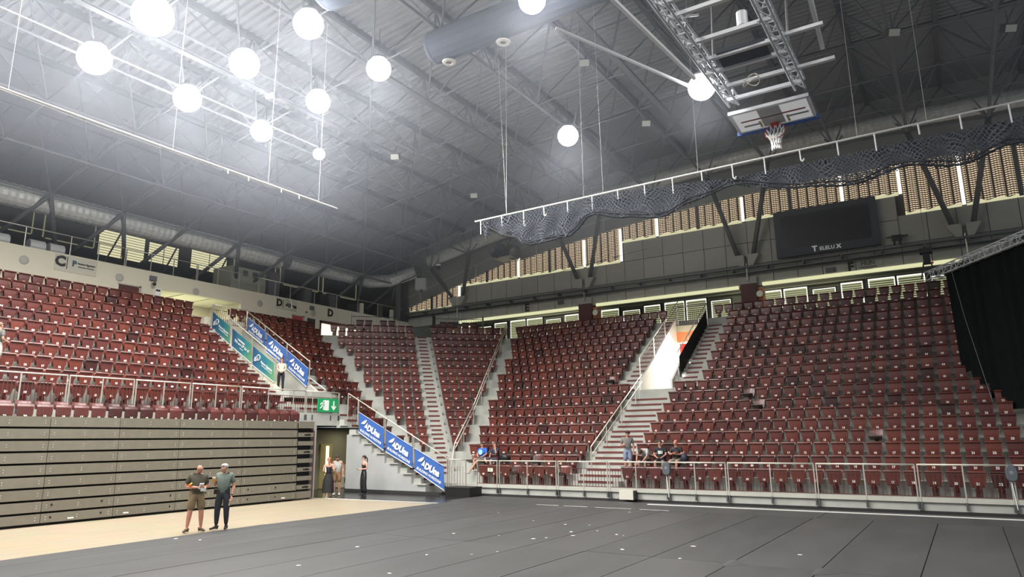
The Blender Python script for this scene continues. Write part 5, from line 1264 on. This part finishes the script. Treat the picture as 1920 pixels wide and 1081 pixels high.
def person(label, loc, rz, J=None, h=1.76, skin=None, shirt=(.3, .3, .3), trousers=(.1, .1, .12), legs='long', hair=(.05, .03, .02), hairstyle='short', sleeve='short', shoes=(.02, .02, .02), build=1., top='shirt', glasses=False, belly=0., head_dir=(0, -1, 0), socks=None):
    k = h/1.76; skin = skin or M_SKIN
    D = dict(pelvis=(0, 0, .96), waist=(0, 0, 1.10), chest=(0, .01, 1.32), neck=(0, .01, 1.47), head=(0, -.005, 1.60), crown=(0, 0, 1.685),
             sl=(.175, .01, 1.41), el=(.235, .04, 1.14), wl=(.25, -.05, .89), sr=(-.175, .01, 1.41), er=(-.235, .04, 1.14), wr=(-.25, -.05, .89),
             hl=(.09, 0, .93), kl=(.10, -.02, .50), al=(.11, .03, .09), hr=(-.09, 0, .93), kr=(-.10, -.02, .50), ar=(-.11, .03, .09), tl=None, tr=None)
    if J: D.update(J)
    P = {a: (Vector(b)*k if b is not None else None) for a, b in D.items()}
    o = thing('person', label, 'person', loc, None, rz)
    w = build
    hd = Vector(head_dir).normalized(); hs = Vector((0, 0, 1)).cross(hd).normalized()*-1
    up = (P['crown']-P['head']).normalized(); hx = hd.cross(up).normalized(); up = hx.cross(hd)
    H = P['head']
    def hp_(a, b, c): return H+hx*a*k+hd*b*k+up*c*k      # a sideways, b forward, c up
    # ---- one continuous body
    ch = [[(P['pelvis'], (.135*w, .10*w)), (P['waist'], (.125*w+belly, .10*w+belly)), (P['chest'], (.15*w, .105*w)), (P['neck'], (.052, .055)), (hp_(0, .012, -.045), (.062, .07)), (H, (.074, .088)), (hp_(0, -.008, .055), (.070, .083)), (hp_(0, -.008, .10), (.042, .05))],
          [(H, (.074, .088)), (hp_(0, .085, -.008), (.018, .014)), (hp_(0, .108, -.022), (.010, .010))]]
    for s_, a in (('l', 1), ('r', -1)):
        S, E2, W = P['s'+s_], P['e'+s_], P['w'+s_]
        ch.append([(P['chest'], (.15*w, .105*w)), (S, .056*w), (S.lerp(E2, .5), .047*w), (E2, .038*w), (E2.lerp(W, .35), .038*w), (W, .025)])
        d = (W-E2).normalized(); side = d.orthogonal().normalized() if abs(d.z) > .99 else d.cross(Vector((0, 0, 1))).normalized(); nrm = side.cross(d)
        if J and J.get('palm'+s_): side = Vector(J['palm'+s_]).normalized(); side = (side-d*side.dot(d)).normalized(); nrm = side.cross(d)
        palm = W+d*.055*k; ch.append([(W, .025), (palm, (.030, .018))])
        for f_, (off, L) in enumerate(((-.028, .062), (-.010, .074), (.009, .070), (.027, .055))):
            b0 = palm+side*off*.6+d*.01; b1 = palm+side*off+d*(.035); b2 = b1+(d*.8+nrm*.55)*L*.5; b3 = b2+(d*.45+nrm*.9)*L*.45
            ch.append([(palm, (.030, .018)), (b1, .0095), (b2, .0088), (b3, .0075)])
        t1 = W+d*.03*k-side*.028; t2 = t1-side*.018+d*.028+nrm*.012; t3 = t2+d*.026+nrm*.014; ch.append([(palm, (.030, .018)), (t1, .011), (t2, .010), (t3, .008)])
        Hh, K, A = P['h'+s_], P['k'+s_], P['a'+s_]
        ch.append([(P['pelvis'], (.135*w, .10*w)), (Hh, .088*w), (Hh.lerp(K, .5), .075*w), (K, .052*w), (K.lerp(A, .32), .053*w), (A, .034)])
        tdir = P['t'+s_] if P['t'+s_] is not None else Vector((a*.03, -.16, -.055))*k
        ch.append([(A, .034), (A+tdir*.55+Vector((0, 0, -.01)), (.034, .026)), (A+tdir, (.030, .020))])
    bo = skin_obj('body', ch, skin, o)
    k1 = 'cloth_%02d%02d%02d' % tuple(int(c*99) for c in shirt); k2 = 'cloth_%02d%02d%02d' % tuple(int(c*99) for c in trousers)
    bo.data.materials.append(mat(k1, shirt, .8, noise=.12, nscale=14)); bo.data.materials.append(mat(k2, trousers, .8, noise=.12, nscale=14))
    segs = [('pelvis', 'waist', 2 if top != 'tank' else 1), ('waist', 'chest', 1), ('chest', 'neck', 1 if top != 'strapless' else 0), ('neck', 'head', 0), ('head', 'crown', 0)]
    for s_ in 'lr': segs += [('s'+s_, 'e'+s_, 0), ('e'+s_, 'w'+s_, 0), ('pelvis', 'h'+s_, 2), ('h'+s_, 'k'+s_, 2), ('k'+s_, 'a'+s_, 0 if legs in ('shorts', 'dress') else 2)]
    for f_ in bo.data.polygons:
        c = f_.center; best = None
        for a_, b_, mi in segs:
            A_, B_ = P[a_], P[b_]; d_ = B_-A_; t = max(0, min(1, (c-A_).dot(d_)/max(1e-6, d_.length_squared))); e_ = (c-A_-d_*t).length*(.6 if a_ in ('pelvis', 'waist', 'chest') else 1.)
            if best is None or e_ < best[0]: best = (e_, mi, a_, t)
        mi = best[1]
        if best[2][0] == 'h' and best[2] != 'head' and legs == 'shorts' and best[3] > .9: mi = 0
        if best[2] == 'chest' and best[3] > .6: mi = 0
        f_.material_index = mi
    # ---- clothes
    def cl(name, chains, col, rough=.8): 
        key = 'cloth_%02d%02d%02d' % tuple(int(c*99) for c in col)
        return skin_obj(name, chains, mat(key, col, rough, noise=.12, nscale=14), o)
    g = .016; r = lambda q: ((q[0]+g, q[1]+g) if isinstance(q, tuple) else q+g)
    if top == 'shirt' or top == 'tank':
        lowp = P['pelvis'].lerp(P['waist'], -.75)
        ch = [[(lowp, r((.138*w, .108*w))), (P['waist'], r((.128*w+belly, .105*w+belly))), (P['chest'], r((.152*w, .108*w))), (P['chest'].lerp(P['neck'], .85), (.080, .070))]]
        for s_ in 'lr':
            S, E2, W = P['s'+s_], P['e'+s_], P['w'+s_]; arm = [(P['chest'], r((.152*w, .108*w))), (S, .066*w+.006)]
            if top == 'shirt': arm += [(S.lerp(E2, .45), .060*w+.008), (S.lerp(E2, .78 if sleeve == 'short' else .7), .062*w)]
            if sleeve == 'long' and top == 'shirt': arm += [(E2, .052), (E2.lerp(W, .5), .047), (E2.lerp(W, .93), .036)]
            ch.append(arm)
        cl('shirt', ch, shirt)
    elif top == 'strapless':
        cl('top', [[(P['waist'].lerp(P['pelvis'], .9), (.12*w+g, .10*w+g)), (P['waist'], (.105*w+g, .09*w+g)), (P['chest'].lerp(P['waist'], .25), (.14*w, .11*w)), (P['chest'], (.135*w+.012, .10*w+.018))]], shirt)
    if legs == 'dress':
        b = MB(); z0, z1 = P['waist'].z+.0, P['al'].z+.12; n = 22; prof = []
        for j in range(9):
            t = j/8; rr = (.125+(.10*min(1, t*2.4))+.06*t)*w; prof.append((rr, z0+(z1-z0)*t))
        vs = []; 
        for rr, z in prof:
            for i in range(n):
                a = 2*PI*i/n; q = rr*(1+.05*math.sin(a*7)*min(1, (z0-z)*2)); vs.append((q*math.cos(a), q*.8*math.sin(a), z))
        b.add(vs, [(j*n+i, j*n+(i+1) % n, (j+1)*n+(i+1) % n, (j+1)*n+i) for j in range(8) for i in range(n)]+[tuple(range(n))])
        b.build('skirt', mat('cloth_skirt', trousers, .8), o, smooth=True, local=True)
    else:
        ch = [[(P['pelvis'].lerp(P['waist'], .95), (.118*w+g, .092*w+g)), (P['pelvis'], (.14*w+g, .108*w+g))]]
        wide = .03 if legs == 'wide' else 0
        for s_ in 'lr':
            Hh, K, A = P['h'+s_], P['k'+s_], P['a'+s_]; c_ = [(P['pelvis'], (.14*w+g, .108*w+g)), (Hh, .096*w+.012), (Hh.lerp(K, .5), .084*w+.01+wide)]
            if legs == 'shorts': c_ += [(Hh.lerp(K, .93), .078*w+.012)]
            else: c_ += [(K, .062*w+.01+wide*1.3), (K.lerp(A, .4), .058*w+.008+wide*1.6), (K.lerp(A, .97), .048+wide*1.8)]
            ch.append(c_)
        cl('shorts' if legs == 'shorts' else 'trousers', ch, trousers)
    for s_, a in (('l', 1), ('r', -1)):
        A = P['a'+s_]; tdir = P['t'+s_] if P['t'+s_] is not None else Vector((a*.03, -.16, -.055))*k
        back = -tdir.normalized()*.045
        if legs != 'dress': cl('shoe', [[(A+Vector((0, 0, -.015)), .046), (A+back+Vector((0, 0, -.045)), (.040, .036))], [(A+Vector((0, 0, -.015)), .046), (A+tdir*.55+Vector((0, 0, -.012)), (.046, .036)), (A+tdir*1.12+Vector((0, 0, .004)), (.038, .028))]], shoes, .5)
        if socks: cl('sock', [[(A, .044), (A.lerp(P['k'+s_], .2), .045)]], socks)
    # ---- face and hair
    def ellip(name, c, rad, m_, q=None):
        b = MB(); b.ell((0, 0, 0), rad, 10, 7); M3 = Matrix((hx, hd, up)).transposed(); b.v = [tuple(c+M3 @ Vector(v)) for v in b.v]; return b.build(name, m_, o, smooth=True, local=True)
    for a in (-1, 1):
        ellip('eye', hp_(a*.030, .083, .012), (.011, .007, .006), mat('eye_dark', (.02, .015, .012), .3))
        ellip('ear', hp_(a*.083, .0, -.002), (.012, .020, .030), skin)
        ellip('eyebrow', hp_(a*.031, .084, .030), (.018, .007, .004), mat('brow_%d' % int(hair[0]*99), tuple(c*.7 for c in hair), .8))
    ellip('mouth', hp_(0, .078, -.052), (.022, .008, .005), mat('lips', (.32, .10, .09), .5))
    if glasses:
        b = MB(); M3 = Matrix((hx, hd, up)).transposed()
        for a in (-1, 1):
            c = Vector((a*.032, .097, .012)); pts = [c+Vector((.024*math.cos(t), 0, .018*math.sin(t))) for t in np.linspace(0, 2*PI, 11)]
            pts = [H+M3 @ q for q in pts]; b.path([tuple(q) for q in pts], .0028, 4); b.tube(H+M3 @ Vector((a*.057, .095, .014)), H+M3 @ Vector((a*.088, -.01, .01)), .0028, 4)
        b.build('glasses', mat('spectacle_rim', (.15, .15, .15), .3, .5), o, local=True)
    mh = mat('hair_%02d%02d' % (int(hair[0]*99), int(hair[1]*99)), hair, .7, noise=.3, nscale=40)
    if hairstyle != 'bald':
        b = MB(); M3 = Matrix((hx, hd, up)).transposed(); vs = []; n = 14; Jn = 7
        for j in range(Jn+1):
            for i in range(n):
                a = 2*PI*i/n; fwd = math.sin(a); lim = (1.32 if fwd > .3 else (1.95 if fwd > -.4 else 2.25)); t = lim*j/Jn
                rr = 1+.05*math.sin(i*5+j*3); q = Vector((.090*math.sin(t)*math.cos(a)*rr, .104*math.sin(t)*math.sin(a)*rr-.006, .045+.085*math.cos(t)*rr)); vs.append(tuple(H+M3 @ (q*k)))
        b.add(vs, [(j*n+i, (j+1)*n+i, (j+1)*n+(i+1) % n, j*n+(i+1) % n) for j in range(Jn) for i in range(n)]+[tuple(range(Jn*n+n-1, Jn*n-1, -1))])
        b.build('hair', mh, o, smooth=True, local=True)
    if hairstyle == 'long':
        cl('long_hair', [[(hp_(0, -.05, .03), (.075, .05)), (hp_(0, -.075, -.10), (.085, .04)), (hp_(0, -.085, -.25), (.075, .032)), (hp_(0, -.08, -.36), (.035, .02))], [(hp_(0, -.075, -.10), (.085, .04)), (hp_(.09, -.02, -.16), .028), (hp_(.10, .03, -.33), .022)]], hair)
    if hairstyle == 'ponytail':
        cl('ponytail', [[(hp_(0, -.10, .03), .030), (hp_(0, -.14, -.05), .032), (hp_(0, -.13, -.20), .018)]], hair)
    return o
def held(o, b, name, label, cat, m_): pass
def W_(o, p): return o.matrix_basis @ Vector(p)
# man in khaki shirt and cargo shorts, turned a little towards the man beside him
th1 = math.radians(66)
p1 = person('bald man in khaki T-shirt and brown cargo shorts holding food beside the wooden floor edge', (-17.31, 11.62, .012), th1,
       J=dict(el=(.25, .05, 1.13), wl=(.11, -.20, 1.12), er=(-.27, .05, 1.14), wr=(-.03, -.23, 1.13), kl=(.135, -.02, .50), al=(.16, .03, .09), kr=(-.14, -.02, .50), ar=(-.18, .02, .09), tl=(.06, -.15, -.055), tr=(-.09, -.14, -.055), head=(.01, -.03, 1.585), crown=(.01, -.03, 1.68)),
       h=1.77, shirt=(.060, .058, .038), trousers=(.20, .145, .080), legs='shorts', hairstyle='bald', build=1.28, belly=.025, glasses=True, shoes=(.07, .045, .03), head_dir=(.75, -.66, -.18), hair=(.3, .25, .2), skin=mat('ruddy_skin', (.52, .24, .17), .5))
M1 = Matrix.Translation((-17.31, 11.62, .012)) @ Matrix.Rotation(th1, 4, 'Z')
def held_thing(name, label, cat, M, pts, parts_):
    c = M @ Vector(pts); o = thing(name, label, cat, c)
    for nm, b, m_ in parts_:
        b.v = [tuple(M.to_3x3() @ Vector(v)) for v in b.v]; b.build(nm, m_, o, local=True)
    return o
b = MB(); b.cbox((0, 0, .0), (.10, .02, .16), .2, .5); b2 = MB(); b2.cbox((.05, -.02, -.08), (.13, .01, .10), .1, .3); b3 = MB(); b3.tube((-.02, -.03, .02), (.07, -.05, -.03), .018, 8)
held_thing('food_wrapper', 'white paper wrapper with a sausage in the hands of the bald man in khaki', 'food', M1, (.04, -.30, 1.17), [('wrapper', b, M_WHITE), ('napkin', b2, M_WHITE), ('sausage', b3, mat('sausage', (.35, .14, .06), .5))])
b = MB(); b.ell((0, 0, 0), (.045, .035, .03)); b2 = MB(); b2.ell((.03, 0, .035), (.03, .03, .025))
held_thing('small_bottle', 'small orange and green item tucked on the arm of the bald man', 'food', M1, (-.20, -.10, 1.20), [('orange_part', b, mat('orange_plastic', (.8, .22, .02), .4)), ('green_part', b2, mat('lime_plastic', (.45, .6, .1), .4))])
# grey-haired man in teal-grey T-shirt and dark jeans
th2 = math.radians(40)
p2 = person('grey-haired man in sage grey T-shirt and dark jeans with a cup of beer', (-17.16, 12.31, .012), th2,
       J=dict(er=(-.25, .02, 1.13), wr=(-.20, -.20, 1.24), el=(.25, .05, 1.13), wl=(.23, -.06, .86), kl=(.11, -.02, .50), al=(.12, .02, .09), kr=(-.12, -.03, .50), ar=(-.13, .0, .09), tl=(.02, -.16, -.055), tr=(-.12, -.12, -.055), head=(-.01, -.03, 1.59), crown=(-.01, -.02, 1.68)),
       h=1.76, shirt=(.13, .165, .145), trousers=(.022, .026, .036), hair=(.36, .35, .33), build=1.18, belly=.02, head_dir=(-.9, -.42, -.05), shoes=(.015, .015, .016))
M2 = Matrix.Translation((-17.16, 12.31, .012)) @ Matrix.Rotation(th2, 4, 'Z')
b = MB(); b.lathe((0, 0, 0), [(0, -.06), (.034, -.06), (.044, .04)], 14); b2 = MB(); b2.lathe((0, 0, 0), [(.044, .04), (.046, .075), (.0, .07)], 14)
held_thing('beer_cup', 'clear plastic cup of amber beer in the raised hand of the grey-haired man', 'cup', M2, (-.195, -.29, 1.30), [('beer', b, mat('beer', (.62, .24, .04), .2)), ('foam', b2, mat('foam', (.8, .74, .6), .5))])
b = MB(); b.tube((0, -.02, .02), (-.03, .02, -.12), .02, 7); held_thing('bread_roll', 'pale bread roll in the lowered hand of the grey-haired man', 'food', M2, (.22, -.11, .74), [('roll', b, mat('bread', (.7, .5, .3), .7))])
b = MB(); b.cbox((0, 0, 0), (.09, .07, .12)); held_thing('belt_pouch', 'small black pouch on the belt of the grey-haired man', 'bag', M2, (-.19, -.03, .98), [('pouch', b, M_BLACK)])
b = MB(); b.lathe((0, 0, 0), [(.034, -.012), (.037, 0), (.034, .012)], 12); held_thing('wrist_watch', 'black wrist watch of the grey-haired man', 'watch', M2, (.233, -.05, .90), [('strap', b, M_BLACK)])
# three people in the floor-level passage
person('red-haired woman seen from behind in a long black off-shoulder dress', (-22.65, 21.2, 0), math.radians(225), J=dict(wl=(.16, -.18, 1.05), wr=(-.16, -.18, 1.05)), h=1.66, shirt=(.012, .012, .013), trousers=(.014, .014, .015), legs='dress', top='strapless', hair=(.42, .16, .07), hairstyle='ponytail', build=.86, skin=mat('fair_skin', (.62, .36, .27), .55))
person('man in pale grey tank top and tan shorts looking at his phone in the passage', (-23.3, 22.3, 0), math.radians(40), J=dict(er=(-.24, .03, 1.14), wr=(-.08, -.24, 1.13), head=(0, -.04, 1.585), crown=(0, -.05, 1.67)), h=1.74, shirt=(.42, .41, .38), trousers=(.28, .155, .075), legs='shorts', top='tank', hair=(.04, .03, .025), build=1.1, head_dir=(0, -.9, -.4), shoes=(.6, .6, .58), socks=(.6, .6, .6))
person('dark-haired woman in black strapless top and wide black trousers leaning by the side wall', (-22.3, 22.9, 0), math.radians(-20), J=dict(el=(.22, .05, 1.15), wl=(.02, -.2, 1.12), er=(-.2, .03, 1.16), wr=(-.08, -.22, 1.13)), h=1.70, shirt=(.012, .012, .013), trousers=(.013, .013, .015), legs='wide', top='strapless', hair=(.02, .014, .012), hairstyle='ponytail', build=.86, glasses=True, head_dir=(-.6, -.75, -.1), skin=mat('fair_skin', (.62, .36, .27), .55))
# woman in the upper doorway
person('long-haired woman in cream blouse and dark trousers standing beside the blue banner', (-27.9, 22.75, 4.61), math.radians(48), J=dict(el=(.20, .05, 1.16), wl=(.02, -.17, 1.0), er=(-.20, .05, 1.16), wr=(-.02, -.17, 1.0)), h=1.74, shirt=(.62, .58, .46), trousers=(.02, .022, .03), hair=(.12, .06, .035), hairstyle='long', sleeve='long', build=.88, head_dir=(-.5, -.85, 0))
# man at the left picture edge
person('man in grey T-shirt and pale shorts walking up at the edge of block C', (-27.15, 10.35, 4.61), math.radians(200), J=dict(el=(.24, .03, 1.15), wl=(.12, -.2, 1.1), er=(-.24, .04, 1.14), wr=(-.12, -.2, 1.1)), h=1.78, shirt=(.13, .13, .12), trousers=(.36, .35, .32), legs='shorts', hair=(.2, .13, .1), build=1.05)
# seated and standing people in the right-hand stand
def seated(dx=0., leg='shorts', **kw):
    pass
SIT = dict(pelvis=(0, .10, .56), waist=(0, .13, .70), chest=(0, .12, .92), neck=(0, .09, 1.07), head=(0, .06, 1.20), crown=(0, .055, 1.285), sl=(.175, .11, 1.01), sr=(-.175, .11, 1.01),
           el=(.23, .02, .78), wl=(.10, -.18, .68), er=(-.23, .02, .78), wr=(-.10, -.18, .68), hl=(.09, .06, .53), hr=(-.09, .06, .53), kl=(.14, -.36, .53), kr=(-.14, -.36, .53), al=(.14, -.34, .09), ar=(-.14, -.34, .09))
T1 = T(1); y1 = edge('R', 1)+.38
J = dict(SIT); J.update(kl=(-.02, -.40, .52), al=(-.30, -.66, .02), kr=(-.20, -.40, .56), ar=(-.10, -.45, .12), tl=(-.08, -.13, -.03))
person('seated man in bright blue T-shirt with a pale round print, legs crossed', (-18.32, y1, T1), math.radians(8), J=J, shirt=(.03, .13, .55), trousers=(.25, .23, .18), legs='shorts', hair=(.05, .035, .03), h=1.72, head_dir=(-.5, -.85, -.1), shoes=(.5, .5, .52))
o = thing('shirt_print', 'pale cyan round print on the bright blue T-shirt', 'print', (-18.33, y1-.03, T1+.88)); MB().lathe((-18.35, y1-.055, T1+.86), [(0, -.01), (.09, -.008), (.115, .0)], 16, 'Y').build('disc', mat('cyan_print', (.35, .75, .9), .6), o)
J = dict(SIT); J.update(el=(.2, -.12, .82), wl=(.10, -.04, 1.16), kl=(.1, -.38, .53), kr=(-.30, -.30, .62), ar=(-.02, -.5, .45), tr=(.10, -.1, -.06))
person('seated man in navy polo shirt holding a phone to his ear', (-17.66, y1, T1), math.radians(-5), J=J, shirt=(.03, .035, .07), trousers=(.06, .07, .1), legs='shorts', hair=(.06, .045, .04), h=1.72, head_dir=(-.3, -.95, 0))
o = thing('backpack', 'black backpack on the seat beside the man with the phone', 'bag', (-17.1, y1, T1+.46)); MB().ell((-17.1, y1-.02, T1+.62), (.27, .18, .19), 12, 8).build('body', M_BLACK, o, smooth=True); MB().path([(-17.2, y1-.2, T1+.65), (-17.1, y1-.22, T1+.74), (-17.0, y1-.2, T1+.65)], .012, 5).build('handle', mat('dark_webbing', (.05, .05, .055), .7), o)
person('standing dark-haired young man in grey T-shirt and light denim shorts', (-11.2, edge('R', 1)+.1, T1), math.radians(20), J=dict(er=(-.25, .02, 1.14), wr=(-.10, -.22, 1.16), el=(.24, .04, 1.14), wl=(.22, -.05, .9), head=(.03, -.05, 1.585), crown=(.04, -.07, 1.67)), h=1.74, shirt=(.19, .185, .18), trousers=(.22, .27, .38), legs='shorts', hair=(.02, .018, .018), head_dir=(.55, -.7, -.45))
J = dict(SIT); J.update(waist=(0, .06, .72), chest=(-.02, -.14, .90), neck=(-.04, -.28, .92), head=(-.05, -.36, .86), crown=(-.05, -.43, .82), sl=(.15, -.16, .95), sr=(-.18, -.18, .95), el=(.2, -.3, .72), wl=(.1, -.42, .55), er=(-.24, -.30, .72), wr=(-.2, -.40, .50))
person('seated man in pale grey T-shirt bending forward with his head down', (-10.55, y1, T1), math.radians(-10), J=J, shirt=(.42, .43, .44), trousers=(.02, .02, .02), legs='shorts', hair=(.045, .028, .02), h=1.76, head_dir=(-.1, -.75, -.7))
J = dict(SIT)
person('seated bearded man in black polo shirt with a white chest band', (-10.0, y1, T1), math.radians(12), J=J, shirt=(.02, .022, .03), trousers=(.03, .03, .04), legs='shorts', hair=(.07, .04, .025), h=1.76, head_dir=(.15, -.98, -.05))
o = thing('shirt_band', 'white band across the black polo shirt', 'print', (-9.99, y1-.08, T1+.82)); G = [[(-10.0+.13*math.sin(a)+.0, y1+.13-.155*math.cos(a)*1.0, T1+.80+.12*j) for a in np.linspace(-.9, .9, 7)] for j in range(2)]; MB().slab(G, (0, -.006, 0)).build('band', mat('pale_knit', (.62, .66, .6), .8), o)
J = dict(SIT); J.update(wr=(.02, -.16, .84), wl=(.06, -.18, .80))
person('seated bald man in black T-shirt looking at something in his hands', (-9.38, y1, T1), math.radians(0), J=J, shirt=(.015, .015, .016), trousers=(.3, .26, .2), legs='shorts', hairstyle='bald', hair=(.2, .15, .1), h=1.76, head_dir=(-.2, -.9, -.4), skin=mat('ruddy_skin', (.52, .24, .17), .5))
o = thing('crossbody_bag', 'dark navy bag beside the seated bald man', 'bag', (-9.05, y1-.05, T1+.5)); MB().ell((-9.02, y1-.08, T1+.66), (.14, .12, .17), 10, 7).build('body', mat('navy_bag', (.02, .025, .045), .6), o, smooth=True); MB().path([(-9.0, y1, T1+.8), (-9.2, y1-.05, T1+1.0), (-9.4, y1-.02, T1+1.05)], .012, 5).build('strap', M_BLACK, o)

# ------------------------------------------------------------------ haze
m = bpy.data.materials.new('glare'); m.use_nodes = True; nt = m.node_tree; nt.nodes.clear()  # thin scattering volume added to stand for lens glare
vs_ = nt.nodes.new('ShaderNodeVolumeScatter'); vs_.inputs['Density'].default_value = .009; vs_.inputs['Anisotropy'].default_value = .55; vs_.inputs['Color'].default_value = (.80, .86, 1, 1)
oo = nt.nodes.new('ShaderNodeOutputMaterial'); nt.links.new(vs_.outputs[0], oo.inputs['Volume'])
h = MB().box(-34.5, 5, -2, 39.3, 8.9, 19.5).build('glare', m); h['kind'] = 'stuff'; tag(h, 'thin bluish haze from the lens, added as a volume around the floodlights', 'glare')
